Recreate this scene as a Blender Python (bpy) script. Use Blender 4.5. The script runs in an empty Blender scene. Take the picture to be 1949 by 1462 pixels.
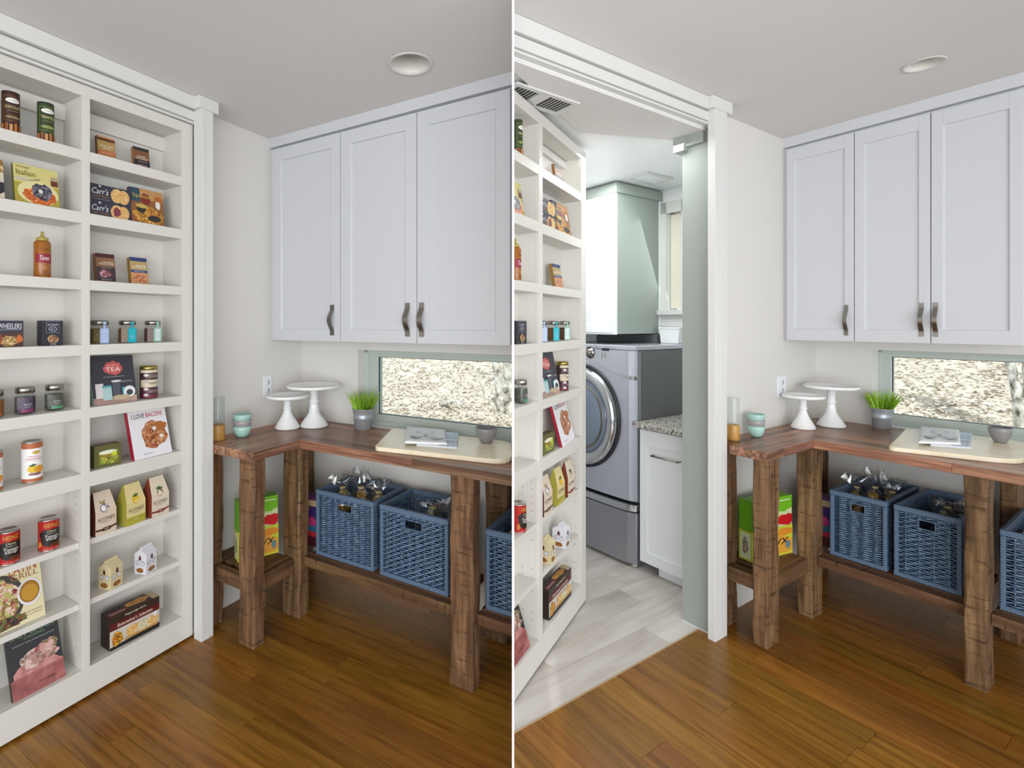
import bpy, bmesh, math, random
from mathutils import Matrix, Vector
random.seed(7)
PI = math.pi
SC = bpy.context.scene
COL = SC.collection

# ------------------------------------------------------------------ camera, world, light, exposure
F_PX, CX, CY, EYE = 950.6, 800.0, 617.0, 1.50
W_PX, H_PX = 1949, 1462
cam_d = bpy.data.cameras.new('camera')
cam = bpy.data.objects.new('camera', cam_d)
COL.objects.link(cam)
cam.location = (0, 0, EYE)
cam.rotation_euler = (PI / 2, 0, 0)
cam_d.sensor_fit = 'HORIZONTAL'
cam_d.sensor_width = 36.0
cam_d.lens = 36.0 * F_PX / W_PX
cam_d.shift_x = (W_PX / 2 - CX) / W_PX
cam_d.shift_y = -(H_PX / 2 - CY) / W_PX
cam_d.clip_start = 0.02
SC.camera = cam

world = bpy.data.worlds.new('sky')
SC.world = world
world.use_nodes = True
bg = world.node_tree.nodes['Background']
bg.inputs[0].default_value = (0.88, 0.94, 1.0, 1)
bg.inputs[1].default_value = 1.12

def area(name, loc, target, sx, sy, power, col=(1, 1, 1)):
    d = bpy.data.lights.new(name, 'AREA')
    d.shape = 'RECTANGLE'
    d.size, d.size_y, d.energy, d.color = sx, sy, power, col
    o = bpy.data.objects.new(name, d)
    COL.objects.link(o)
    o.location = loc
    o.rotation_euler = (Vector(target) - Vector(loc)).to_track_quat('-Z', 'Y').to_euler()
    return o

sun_d = bpy.data.lights.new('sun', 'SUN')
sun_d.energy = 3.0
sun_d.angle = math.radians(1.0)
sun_d.color = (1.0, 0.97, 0.94)
sun = bpy.data.objects.new('sun', sun_d)
COL.objects.link(sun)
sun.rotation_euler = (math.radians(26), 0, math.radians(-18))
# daylight through the big glazed doors of the room, behind the photographer
area('patio_daylight', (0.2, -3.2, 1.75), (0.5, 3.0, 1.65), 4.6, 1.2, 92, (1.0, 0.975, 0.94))
area('low_cool_fill', (0.2, -3.2, 0.62), (0.5, 3.0, 1.1), 4.6, 1.0, 96, (0.84, 0.93, 1.0))  # cool fill added low down for the wall under the worktop
area('middle_fill', (1.42, 0.80, 1.45), (-0.3, 2.2, 1.6), 0.55, 0.9, 5, (0.97, 0.985, 1.0))  # unseen fill added between the rooms for the shelf shadows
area('left_fill', (-2.6, -1.2, 1.3), (0.6, 2.4, 1.7), 1.5, 1.6, 14, (0.97, 0.985, 1.0))  # unseen fill added for the left room's cabinets and ceiling
area('side_daylight', (2.7, -1.8, 1.35), (-0.6, 2.4, 1.5), 1.1, 1.7, 20, (0.97, 0.985, 1.0))
area('right_fill', (4.9, -0.6, 1.3), (2.6, 1.6, 1.9), 1.6, 1.4, 8, (0.95, 0.98, 1.0))  # unseen fill added to brighten the right room's ceiling and side wall
area('laundry_fill', (1.12, 2.88, 2.41), (1.20, 2.98, 0.0), 0.8, 0.8, 13.5, (0.97, 1.0, 1.0))  # unseen fill added below the laundry ceiling to light the dryer and cabinets
area('laundry_window_daylight', (1.70, 3.42, 1.95), (1.1, 2.9, 1.6), 0.30, 0.6, 0.8, (0.97, 1.0, 1.0))

SC.view_settings.view_transform = 'Standard'
SC.view_settings.look = 'None'
SC.view_settings.gamma = 1.0
SC.view_settings.use_curve_mapping = False
SC.view_settings.exposure = 0.0

# ------------------------------------------------------------------ materials
def C(h, a=1.0):
    h = h.lstrip('#')
    out = []
    for i in (0, 2, 4):
        c = int(h[i:i + 2], 16) / 255
        out.append(c / 12.92 if c <= 0.04045 else ((c + 0.055) / 1.055) ** 2.4)
    return (*out, a)

MATS = {}
def new_mat(name):
    m = bpy.data.materials.new(name)
    m.use_nodes = True
    nt = m.node_tree
    return m, nt, nt.nodes['Principled BSDF']

def flat(hexc, rough=0.5, metal=0.0, name=None, bump=0.0, bscale=200.0):
    key = (hexc, rough, metal, bump)
    if key in MATS:
        return MATS[key]
    m, nt, b = new_mat(name or 'colour_' + hexc)
    b.inputs['Base Color'].default_value = C(hexc)
    b.inputs['Roughness'].default_value = rough
    b.inputs['Metallic'].default_value = metal
    n = nt.nodes.new('ShaderNodeTexNoise')
    n.inputs['Scale'].default_value = bscale
    tc = nt.nodes.new('ShaderNodeTexCoord')
    nt.links.new(tc.outputs['Object'], n.inputs['Vector'])
    mr = nt.nodes.new('ShaderNodeMapRange')
    mr.inputs['To Min'].default_value = max(0.0, rough - 0.02)
    mr.inputs['To Max'].default_value = min(1.0, rough + 0.02)
    nt.links.new(n.outputs['Fac'], mr.inputs['Value'])
    nt.links.new(mr.outputs['Result'], b.inputs['Roughness'])
    if bump:
        bp = nt.nodes.new('ShaderNodeBump')
        bp.inputs['Strength'].default_value = bump
        bp.inputs['Distance'].default_value = 0.002
        nt.links.new(n.outputs['Fac'], bp.inputs['Height'])
        nt.links.new(bp.outputs['Normal'], b.inputs['Normal'])
    MATS[key] = m
    return m

def ramp(nt, stops):
    r = nt.nodes.new('ShaderNodeValToRGB')
    e = r.color_ramp.elements
    while len(e) < len(stops):
        e.new(0.5)
    for i, (p, c) in enumerate(stops):
        e[i].position = p
        e[i].color = C(c)
    return r

def mapped(nt, scale, rnd=True, coord='Object'):
    tc = nt.nodes.new('ShaderNodeTexCoord')
    mp = nt.nodes.new('ShaderNodeMapping')
    mp.inputs['Scale'].default_value = scale
    nt.links.new(tc.outputs[coord], mp.inputs['Vector'])
    if rnd:
        oi = nt.nodes.new('ShaderNodeObjectInfo')
        ml = nt.nodes.new('ShaderNodeMath')
        ml.operation = 'MULTIPLY'
        ml.inputs[1].default_value = 57.0
        nt.links.new(oi.outputs['Random'], ml.inputs[0])
        nt.links.new(ml.outputs[0], mp.inputs['Location'])
        return mp, oi
    return mp, None

def streaky(name, stops, scale, rough, val=(0.8, 1.2), hue=0.0, detail=6, bump=0.15, spec=0.5, fine=None, rrange=0.1):
    """wood-like: long streaks from stretched noise, each board its own tone"""
    m, nt, b = new_mat(name)
    mp, oi = mapped(nt, scale)
    n = nt.nodes.new('ShaderNodeTexNoise')
    n.inputs['Scale'].default_value = 1.0
    n.inputs['Detail'].default_value = detail
    n.inputs['Roughness'].default_value = 0.6
    n.inputs['Distortion'].default_value = 0.4
    nt.links.new(mp.outputs['Vector'], n.inputs['Vector'])
    r = ramp(nt, stops)
    nt.links.new(n.outputs['Fac'], r.inputs['Fac'])
    hsv = nt.nodes.new('ShaderNodeHueSaturation')
    mr = nt.nodes.new('ShaderNodeMapRange')
    mr.inputs['To Min'].default_value, mr.inputs['To Max'].default_value = val
    nt.links.new(oi.outputs['Random'], mr.inputs['Value'])
    nt.links.new(mr.outputs['Result'], hsv.inputs['Value'])
    if hue:
        m2 = nt.nodes.new('ShaderNodeMath'); m2.operation = 'MULTIPLY'; m2.inputs[1].default_value = 7.31
        m3 = nt.nodes.new('ShaderNodeMath'); m3.operation = 'FRACT'
        nt.links.new(oi.outputs['Random'], m2.inputs[0]); nt.links.new(m2.outputs[0], m3.inputs[0])
        mh = nt.nodes.new('ShaderNodeMapRange')
        mh.inputs['To Min'].default_value, mh.inputs['To Max'].default_value = 0.5 - hue, 0.5 + hue
        nt.links.new(m3.outputs[0], mh.inputs['Value'])
        nt.links.new(mh.outputs['Result'], hsv.inputs['Hue'])
    nt.links.new(r.outputs['Color'], hsv.inputs['Color'])
    col = hsv.outputs['Color']
    hgt = n.outputs['Fac']
    if fine:
        fs, fcol, lo, hi = fine
        mp2, _ = mapped(nt, fs)
        n2 = nt.nodes.new('ShaderNodeTexNoise')
        n2.inputs['Scale'].default_value = 1.0
        n2.inputs['Detail'].default_value = 3
        nt.links.new(mp2.outputs['Vector'], n2.inputs['Vector'])
        mk = nt.nodes.new('ShaderNodeMapRange')
        mk.inputs['From Min'].default_value, mk.inputs['From Max'].default_value = lo, hi
        nt.links.new(n2.outputs['Fac'], mk.inputs['Value'])
        mx = nt.nodes.new('ShaderNodeMix'); mx.data_type = 'RGBA'
        nt.links.new(mk.outputs['Result'], mx.inputs['Factor'])
        nt.links.new(col, mx.inputs['A'])
        mx.inputs['B'].default_value = C(fcol)
        col = mx.outputs['Result']
        sb = nt.nodes.new('ShaderNodeMath'); sb.operation = 'SUBTRACT'
        nt.links.new(n.outputs['Fac'], sb.inputs[0]); nt.links.new(mk.outputs['Result'], sb.inputs[1])
        hgt = sb.outputs[0]
    nt.links.new(col, b.inputs['Base Color'])
    rr = nt.nodes.new('ShaderNodeMapRange')
    rr.inputs['To Min'].default_value, rr.inputs['To Max'].default_value = rough - rrange, rough + rrange
    nt.links.new(n.outputs['Fac'], rr.inputs['Value'])
    nt.links.new(rr.outputs['Result'], b.inputs['Roughness'])
    b.inputs['Specular IOR Level'].default_value = spec
    if bump:
        bp = nt.nodes.new('ShaderNodeBump')
        bp.inputs['Strength'].default_value = bump
        bp.inputs['Distance'].default_value = 0.003
        nt.links.new(hgt, bp.inputs['Height'])
        nt.links.new(bp.outputs['Normal'], b.inputs['Normal'])
    return m

def mottled(name, stops, scale, rough=0.5, kind='noise', bump=0.0, detail=4, coord='Object', metal=0.0):
    m, nt, b = new_mat(name)
    mp, _ = mapped(nt, (scale, scale, scale), False, coord)
    if kind == 'voronoi':
        n = nt.nodes.new('ShaderNodeTexVoronoi')
        n.inputs['Scale'].default_value = 1.0
        out = n.outputs['Color']
        sp = nt.nodes.new('ShaderNodeSeparateColor')
        nt.links.new(out, sp.inputs[0])
        out = sp.outputs[0]
    else:
        n = nt.nodes.new('ShaderNodeTexNoise')
        n.inputs['Scale'].default_value = 1.0
        n.inputs['Detail'].default_value = detail
        n.inputs['Roughness'].default_value = 0.65
        out = n.outputs['Fac']
    if kind == 'voronoi':
        # wobble the cells and grain them so that they do not read as facets
        nz = nt.nodes.new('ShaderNodeTexNoise')
        nz.inputs['Scale'].default_value = 1.3
        nz.inputs['Detail'].default_value = 4
        nt.links.new(mp.outputs['Vector'], nz.inputs['Vector'])
        va = nt.nodes.new('ShaderNodeVectorMath'); va.operation = 'MULTIPLY_ADD'
        va.inputs[1].default_value = (1.5, 1.5, 1.5)
        nt.links.new(nz.outputs['Color'], va.inputs[0]); nt.links.new(mp.outputs['Vector'], va.inputs[2])
        nt.links.new(va.outputs[0], n.inputs['Vector'])
        ng = nt.nodes.new('ShaderNodeTexNoise')
        ng.inputs['Scale'].default_value = 2.2
        ng.inputs['Detail'].default_value = 5
        nt.links.new(mp.outputs['Vector'], ng.inputs['Vector'])
        gm = nt.nodes.new('ShaderNodeMath'); gm.operation = 'MULTIPLY_ADD'
        gm.inputs[1].default_value = 0.9; gm.inputs[2].default_value = -0.45
        nt.links.new(ng.outputs['Fac'], gm.inputs[0])
        ga = nt.nodes.new('ShaderNodeMath'); ga.operation = 'ADD'
        nt.links.new(out, ga.inputs[0]); nt.links.new(gm.outputs[0], ga.inputs[1])
        out = ga.outputs[0]
    else:
        nt.links.new(mp.outputs['Vector'], n.inputs['Vector'])
    r = ramp(nt, stops)
    nt.links.new(out, r.inputs['Fac'])
    nt.links.new(r.outputs['Color'], b.inputs['Base Color'])
    b.inputs['Roughness'].default_value = rough
    b.inputs['Metallic'].default_value = metal
    if bump:
        bp = nt.nodes.new('ShaderNodeBump')
        bp.inputs['Strength'].default_value = bump
        bp.inputs['Distance'].default_value = 0.01
        nt.links.new(out, bp.inputs['Height'])
        nt.links.new(bp.outputs['Normal'], b.inputs['Normal'])
    return m

def clear(name, tint='#ffffff', rough=0.02, mixf=0.12):
    """thin clear sheet: mostly see-through, with a gloss on it"""
    m = bpy.data.materials.new(name)
    m.use_nodes = True
    nt = m.node_tree
    nt.nodes.clear()
    out = nt.nodes.new('ShaderNodeOutputMaterial')
    t = nt.nodes.new('ShaderNodeBsdfTransparent')
    t.inputs[0].default_value = C(tint)
    g = nt.nodes.new('ShaderNodeBsdfGlossy')
    g.inputs['Roughness'].default_value = rough
    lw = nt.nodes.new('ShaderNodeLayerWeight')
    fr = nt.nodes.new('ShaderNodeMath')
    fr.operation = 'POWER'
    fr.inputs[1].default_value = 5.0
    nt.links.new(lw.outputs['Facing'], fr.inputs[0])
    ad = nt.nodes.new('ShaderNodeMath')
    ad.operation = 'ADD'
    ad.inputs[1].default_value = mixf
    ad.use_clamp = True
    nt.links.new(fr.outputs[0], ad.inputs[0])
    mx = nt.nodes.new('ShaderNodeMixShader')
    nt.links.new(ad.outputs[0], mx.inputs[0])
    nt.links.new(t.outputs[0], mx.inputs[1])
    nt.links.new(g.outputs[0], mx.inputs[2])
    nt.links.new(mx.outputs[0], out.inputs[0])
    return m

M = dict(
    wall=flat('#dcd9d4', 0.6, name='wall_paint', bump=0.03, bscale=300),
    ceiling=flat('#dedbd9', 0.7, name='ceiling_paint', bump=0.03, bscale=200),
    trim=flat('#d8d8d5', 0.4, name='trim_paint'),
    shelf=flat('#d5d2cb', 0.42, name='bookcase_paint'),
    cab=flat('#ced0d4', 0.35, name='cabinet_paint'),
    partition=flat('#f4f4f4', 0.5, name='partition_paint'),
    white=flat('#f3f5f6', 0.5, name='laundry_white'),
    sage=flat('#98a29a', 0.5, name='sage_paint'),
    jamb=flat('#9aa19b', 0.5, name='jamb_paint'),
    labcab=flat('#eef0f1', 0.4, name='laundry_cabinet_paint'),
    sash=flat('#b9c2bb', 0.4, name='window_sash'),
    china=flat('#f2f4f3', 0.12, name='white_milk_glass'),
    steel=flat('#9a9691', 0.26, 1.0, name='brushed_steel'),
    chrome=flat('#d8dade', 0.08, 1.0, name='chrome'),
    tinmetal=flat('#c9c9c6', 0.22, 1.0, name='tinplate'),
    gold=flat('#b3a05a', 0.3, 1.0, name='gold_lid'),
    dryer=flat('#6f7173', 0.34, 0.3, name='graphite_metal'),
    dryer_top=flat('#c6c8d0', 0.24, 0.6, name='dryer_control_panel'),
    dryer_front=flat('#bfc1cd', 0.3, 0.55, name='dryer_front'),
    dryer_low=flat('#a0a1a8', 0.32, 0.7, name='dryer_pedestal'),
    dark=flat('#1c1a1a', 0.6, name='dark_gap'),
    black=flat('#232226', 0.4, name='black_plastic'),
    zinc=mottled('galvanised_zinc', [(0.3, '#a0a5ab'), (0.55, '#b0b5bb'), (0.8, '#bec3c8')], 90, 0.36, 'noise', metal=0.45),
    glass=clear('window_glass', '#f6fbfa', 0.02, 0.0),
    jarglass=clear('jar_glass', '#f4f7f6', 0.03, 0.03),
    film=clear('cellophane', '#f4f5f6', 0.16, 0.17),
    doorglass=flat('#748090', 0.06, 0.0, name='dryer_door_glass'),
    weave=streaky('blue_wicker', [(0.25, '#394f67'), (0.5, '#566e8b'), (0.8, '#8fa4bc')], (60, 60, 60), 0.36, (0.95, 1.05), bump=0.2),
    wrap=None,
    plank=streaky('bamboo_plank', [(0.22, '#58390f'), (0.42, '#7d5217'), (0.6, '#946422'), (0.82, '#b17e38')], (2.2, 38, 38), 0.28, (0.78, 1.14), 0.008, 7, 0.05, 0.5),
    tile=streaky('whitewashed_tile', [(0.25, '#9c9389'), (0.42, '#bdb6ae'), (0.6, '#d0cbc5'), (0.8, '#dad6d1')], (1.4, 8, 8), 0.42, (0.95, 1.04), 0.004, 5, 0.04),
    stave=streaky('walnut_stave', [(0.22, '#4a2e22'), (0.45, '#7d5641'), (0.62, '#a37a5f'), (0.82, '#d2ad8a')], (2.5, 55, 55), 0.34, (0.55, 1.6), 0.012, 6, 0.05),
    timber_v=streaky('rough_timber_upright', [(0.25, '#3a2a1d'), (0.45, '#694c33'), (0.6, '#866547'), (0.85, '#b59068')], (34, 34, 3.0), 0.6, (0.82, 1.02), 0.008, 8, 0.8, 0.3, ((12, 12, 58), '#2d1f14', 0.56, 0.80)),
    timber_h=streaky('rough_timber_lying', [(0.2, '#3d2b1c'), (0.45, '#64472f'), (0.65, '#7e5e42'), (0.9, '#9a7a58')], (2.6, 30, 30), 0.6, (0.85, 1.1), 0.008, 7, 0.5, 0.3, ((70, 10, 10), '#2c1d12', 0.62, 0.74)),
    granite=mottled('granite', [(0.0, '#3f3d3b'), (0.25, '#8f8a82'), (0.5, '#c9c5bc'), (0.75, '#e2dfd8'), (0.95, '#75706a')], 160, 0.2, 'voronoi'),
    maple=streaky('maple_board', [(0.3, '#ecdab6'), (0.55, '#f4e7cd'), (0.8, '#f9f0e0')], (3, 30, 30), 0.3, (0.97, 1.03), 0, 5, 0.03),
    bamboo_cup=streaky('bamboo_base', [(0.3, '#b0803f'), (0.6, '#c6954f'), (0.85, '#d5a863')], (40, 40, 3), 0.4, (0.98, 1.02), 0, 5, 0.05),
    grass=mottled('grass_blade', [(0.3, '#64901e'), (0.55, '#97bf38'), (0.8, '#cde272')], 90, 0.45),
    litter=mottled('leaf_litter_ground', [(0.3, '#b0a090'), (0.5, '#d4c8ba'), (0.7, '#e8e0d6')], 9, 0.9, bump=0.4, detail=8),
    leaf=mottled('dry_leaf', [(0.2, '#8f7a68'), (0.42, '#d2c5b6'), (0.7, '#efe8de')], 14, 0.8),
    bark=mottled('pale_bark', [(0.36, '#574f48'), (0.48, '#c4bdb2'), (0.6, '#f0ece5')], 12, 0.85, bump=0.5),
)
m, nt, b = new_mat('wrapped_cane')
wv = nt.nodes.new('ShaderNodeTexWave')
wv.inputs['Scale'].default_value = 55
wv.bands_direction = 'DIAGONAL'
tcn = nt.nodes.new('ShaderNodeTexCoord')
nt.links.new(tcn.outputs['Object'], wv.inputs['Vector'])
rp = ramp(nt, [(0.1, '#374b62'), (0.5, '#506985'), (0.9, '#748ca8')])
nt.links.new(wv.outputs['Fac'], rp.inputs['Fac'])
nt.links.new(rp.outputs['Color'], b.inputs['Base Color'])
bpn = nt.nodes.new('ShaderNodeBump'); bpn.inputs['Strength'].default_value = 0.5; bpn.inputs['Distance'].default_value = 0.003
nt.links.new(wv.outputs['Fac'], bpn.inputs['Height']); nt.links.new(bpn.outputs['Normal'], b.inputs['Normal'])
b.inputs['Roughness'].default_value = 0.5
M['wrap'] = m

FOOD = {}
def food(name, cols, scale=60, kind='voronoi'):
    if name not in FOOD:
        n = len(cols)
        FOOD[name] = mottled('print_' + name, [((i + 0.5) / n if kind == 'voronoi' else 0.3 + 0.4 * i / max(1, n - 1), c) for i, c in enumerate(cols)], scale, 0.4, kind)
    return FOOD[name]

# ------------------------------------------------------------------ mesh building
class MB:
    def __init__(s):
        s.v, s.f, s.m, s.sm = [], [], [], []
    def face(s, idx, m=0, smooth=False):
        s.f.append(idx); s.m.append(m); s.sm.append(smooth)
    def poly(s, pts, m=0):
        b = len(s.v); s.v += [tuple(p) for p in pts]
        s.face(list(range(b, b + len(pts))), m)
        return s
    def box(s, x0, y0, z0, x1, y1, z1, m=0):
        if x0 > x1: x0, x1 = x1, x0
        if y0 > y1: y0, y1 = y1, y0
        if z0 > z1: z0, z1 = z1, z0
        b = len(s.v)
        s.v += [(x0, y0, z0), (x1, y0, z0), (x1, y1, z0), (x0, y1, z0), (x0, y0, z1), (x1, y0, z1), (x1, y1, z1), (x0, y1, z1)]
        for q in ((3, 2, 1, 0), (4, 5, 6, 7), (0, 1, 5, 4), (1, 2, 6, 5), (2, 3, 7, 6), (3, 0, 4, 7)):
            s.face([b + i for i in q], m)
        return s
    def prism(s, pts, z0, z1, m=0, axis='z'):
        """extrude a counter-clockwise outline"""
        b = len(s.v); n = len(pts)
        def P(p, t):
            return (p[0], p[1], t) if axis == 'z' else ((p[0], t, p[1]) if axis == 'y' else (t, p[0], p[1]))
        s.v += [P(p, z0) for p in pts] + [P(p, z1) for p in pts]
        s.face([b + i for i in reversed(range(n))], m)
        s.face([b + n + i for i in range(n)], m)
        for i in range(n):
            j = (i + 1) % n
            s.face([b + i, b + j, b + n + j, b + n + i], m)
        return s
    def lathe(s, prof, n=24, cx=0, cy=0, m=0, smooth=True, ax=1.0, ay=1.0, ph=0.0, caps=True):
        b = len(s.v); k = len(prof)
        for r, z in prof:
            for i in range(n):
                a = 2 * PI * i / n + ph
                s.v.append((cx + ax * r * math.cos(a), cy + ay * r * math.sin(a), z))
        for j in range(k - 1):
            for i in range(n):
                i2 = (i + 1) % n
                s.face([b + j * n + i, b + j * n + i2, b + (j + 1) * n + i2, b + (j + 1) * n + i], m, smooth)
        if caps and prof[0][0] > 1e-6:
            s.face([b + i for i in reversed(range(n))], m)
        if caps and prof[-1][0] > 1e-6:
            s.face([b + (k - 1) * n + i for i in range(n)], m)
        return s
    def tube(s, pts, r, n=8, m=0, radii=None):
        b = len(s.v); k = len(pts)
        P = [Vector(p) for p in pts]
        up = Vector((0.13, 0.21, 1)).normalized()
        for i in range(k):
            t = (P[min(i + 1, k - 1)] - P[max(i - 1, 0)]).normalized()
            if abs(t.dot(up)) > 0.95:
                side = t.cross(Vector((1, 0.2, 0))).normalized()
            else:
                side = t.cross(up).normalized()
            u = side.cross(t).normalized()
            rr = radii[i] if radii else r
            for j in range(n):
                a = 2 * PI * j / n
                s.v.append(tuple(P[i] + side * rr * math.cos(a) + u * rr * math.sin(a)))
        for i in range(k - 1):
            for j in range(n):
                j2 = (j + 1) % n
                s.face([b + i * n + j, b + i * n + j2, b + (i + 1) * n + j2, b + (i + 1) * n + j], m, True)
        s.face([b + j for j in reversed(range(n))], m)
        s.face([b + (k - 1) * n + j for j in range(n)], m)
        return s
    def mesh(s, name, mats):
        me = bpy.data.meshes.new(name)
        me.from_pydata(s.v, [], s.f)
        for mt in (mats if isinstance(mats, (list, tuple)) else [mats]):
            me.materials.append(mt)
        me.polygons.foreach_set('material_index', s.m)
        me.polygons.foreach_set('use_smooth', s.sm)
        bm = bmesh.new(); bm.from_mesh(me)
        bmesh.ops.recalc_face_normals(bm, faces=bm.faces)
        bm.to_mesh(me); bm.free()
        return me
    def build(s, name, mats, parent=None, bevel=0.0, seg=2):
        o = bpy.data.objects.new(name, s.mesh(name, mats))
        COL.objects.link(o)
        if parent is not None:
            o.parent = parent
        if bevel:
            md = o.modifiers.new('bevel', 'BEVEL')
            md.width, md.segments, md.limit_method = bevel, seg, 'ANGLE'
            md.angle_limit = math.radians(40)
        return o

def inst(src, name, parent, loc=(0, 0, 0), rz=0.0, scale=None):
    o = bpy.data.objects.new(name, src.data if hasattr(src, 'data') else src)
    COL.objects.link(o)
    o.parent = parent
    o.location = loc
    o.rotation_euler = (0, 0, rz)
    if scale: o.scale = scale
    return o

def tag(o, label=None, cat=None, group=None, kind=None):
    if label: o['label'] = label
    if cat: o['category'] = cat
    if group: o['group'] = group
    if kind: o['kind'] = kind
    return o

# ------------------------------------------------------------------ lettering
TEXT = {}
def text2d(s, shear=0.0):
    k = (s, shear)
    if k not in TEXT:
        cu = bpy.data.curves.new('lettering', 'FONT')
        cu.body = s; cu.shear = shear; cu.resolution_u = 2; cu.fill_mode = 'FRONT'
        o = bpy.data.objects.new('lettering', cu)
        COL.objects.link(o)
        dg = bpy.context.evaluated_depsgraph_get()
        me = o.evaluated_get(dg).to_mesh()
        vs = [(v.co.x, v.co.y) for v in me.vertices]
        fs = [list(p.vertices) for p in me.polygons]
        o.evaluated_get(dg).to_mesh_clear()
        bpy.data.objects.remove(o); bpy.data.curves.remove(cu)
        x0 = min(v[0] for v in vs); x1 = max(v[0] for v in vs)
        y0 = min(v[1] for v in vs); y1 = max(v[1] for v in vs)
        TEXT[k] = ([((x - x0) / (x1 - x0) - 0.5, (y - y0) / (y1 - y0) - 0.5) for x, y in vs], fs)
    return TEXT[k]

def print_mesh(spec, mapf, sub=1):
    """flat print as thin layers: mapf(u, v, lift) -> point"""
    mb = MB(); mats = []
    map0 = mapf
    mapf = lambda u, v, l: map0(min(max(u, 0.0), 1.0), min(max(v, 0.0), 1.0), l)
    def mi(mt):
        if isinstance(mt, str): mt = flat(mt, 0.45)
        if mt not in mats: mats.append(mt)
        return mats.index(mt)
    def area_poly(pts, m, lift):
        if sub <= 1:
            mb.poly([mapf(u, v, lift) for u, v in pts], m)
            return
        def cut(P, a, keep_hi):
            out = []
            for i in range(len(P)):
                p, q = P[i], P[(i + 1) % len(P)]
                dp, dq = (p[0] - a, q[0] - a) if keep_hi else (a - p[0], a - q[0])
                if dp >= 0: out.append(p)
                if dp * dq < 0:
                    t_ = dp / (dp - dq)
                    out.append((p[0] + (q[0] - p[0]) * t_, p[1] + (q[1] - p[1]) * t_))
            return out
        for i in range(20):
            P = cut(cut(pts, i / 20, True), (i + 1) / 20, False)
            if len(P) > 2: mb.poly([mapf(u, v, lift) for u, v in P], m)
    for k, it in enumerate(spec):
        lift = 0.0003 + 0.0003 * k
        t = it[0]
        if t == 'r':
            _, x0, y0, x1, y1, mt = it
            b = len(mb.v)
            for i in range(sub + 1):
                u = x0 + (x1 - x0) * i / sub
                mb.v += [mapf(u, y0, lift), mapf(u, y1, lift)]
            for i in range(sub):
                mb.face([b + 2 * i, b + 2 * i + 2, b + 2 * i + 3, b + 2 * i + 1], mi(mt))
        elif t == 'e':
            _, cx, cy, rx, ry, mt = it
            area_poly([(cx + rx * math.cos(2 * PI * i / 18), cy + ry * math.sin(2 * PI * i / 18)) for i in range(18)], mi(mt), lift)
        elif t == 'b':      # irregular blob (a heap of food on a photograph)
            _, cx, cy, rx, ry, mt, sd = it
            rg = random.Random(sd)
            q_ = [0.8 + 0.25 * rg.random() for i in range(24)]
            area_poly([(cx + rx * q_[i] * math.cos(2 * PI * i / 24), cy + ry * q_[i] * math.sin(2 * PI * i / 24)) for i in range(24)], mi(mt), lift)
        elif t == 'p':
            area_poly(list(it[1]), mi(it[2]), lift)
        elif t == 't':
            _, s, cx, cy, w, h, mt = it[:7]
            vs, fs = text2d(s, it[7] if len(it) > 7 else 0.0)
            b = len(mb.v)
            mb.v += [mapf(cx + w * x, cy + h * y, lift) for x, y in vs]
            for fc in fs:
                mb.face([b + i for i in fc], mi(mt))
    return mb, mats

def flat_print(parent, name, W, H, spec, y=0.0, z0=0.0, xc=0.0):
    mb, mats = print_mesh(spec, lambda u, v, l: (xc + (u - 0.5) * W, y - l, z0 + v * H))
    return mb.build(name, mats, parent)

def side_print(parent, name, D, H, spec, x=0.0, z0=0.0, y0=0.0):
    mb, mats = print_mesh(spec, lambda u, v, l: (x - l, y0 + (1 - u) * D, z0 + v * H))
    return mb.build(name, mats, parent)

def top_print(parent, name, W, D, spec, z=0.0, x0=0.0, y0=0.0):
    mb, mats = print_mesh(spec, lambda u, v, l: (x0 + u * W, y0 + v * D, z + l))
    return mb.build(name, mats, parent)

def wrap_print(parent, name, r, H, spec, z0=0.0, a0=0.0, span=2.2):
    mb, mats = print_mesh(spec, lambda u, v, l: ((r + l) * math.sin(a0 + (u - 0.5) * span), -(r + l) * math.cos(a0 + (u - 0.5) * span), z0 + v * H), 14)
    return mb.build(name, mats, parent)

# ------------------------------------------------------------------ frames of the two rooms
PART = Vector((0.18567, 1.0)).normalized()       # direction of the added partition between the rooms
PN = Vector((PART.y, -PART.x))                   # points into the right-hand room
CLIP = {}
class Rm:
    def __init__(s, c, dirx, sx, sy, side):
        s.c = c; s.yaw = math.atan2(dirx[1], dirx[0]); s.sx = sx; s.sy = sy; s.side = side
        s.mat = Matrix.Translation((c[0], c[1], 0)) @ Matrix.Rotation(s.yaw, 4, 'Z')
        s.where = 'left half' if side < 0 else 'right half'
    def world(s, x, y, z=0.0):
        return s.mat @ Vector((x * s.sx, y * s.sy, z))
    def put(s, o):
        o.matrix_world = s.mat
        CLIP[o.name] = s.side
        return o
    def st(s, mb, name, mats, bevel=0.0):
        o = mb.build(name, mats, None, bevel)
        s.put(o); o['kind'] = 'structure'
        return o
    def thing(s, name, label, cat, x, y, z, yaw=0.0, group=None):
        o = bpy.data.objects.new(name, None)
        o.empty_display_size = 0.05
        COL.objects.link(o)
        o.location = s.world(x, y, z)
        o.rotation_euler = (0, 0, s.yaw + yaw)
        CLIP[o.name] = s.side
        return tag(o, label, cat, group)

nL = math.hypot(1558, 950.6); nR = math.hypot(580, 950.6)
LEFT = Rm((-0.7391, 3.1295), (1558 / nL, -950.6 / nL), 1.119, 0.806, -1)
RIGHT = Rm((2.4806, 3.1295), (580 / nR, -950.6 / nR), 0.683, 1.321, 1)
ROOMS = (LEFT, RIGHT)
CEIL = 2.575

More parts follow.
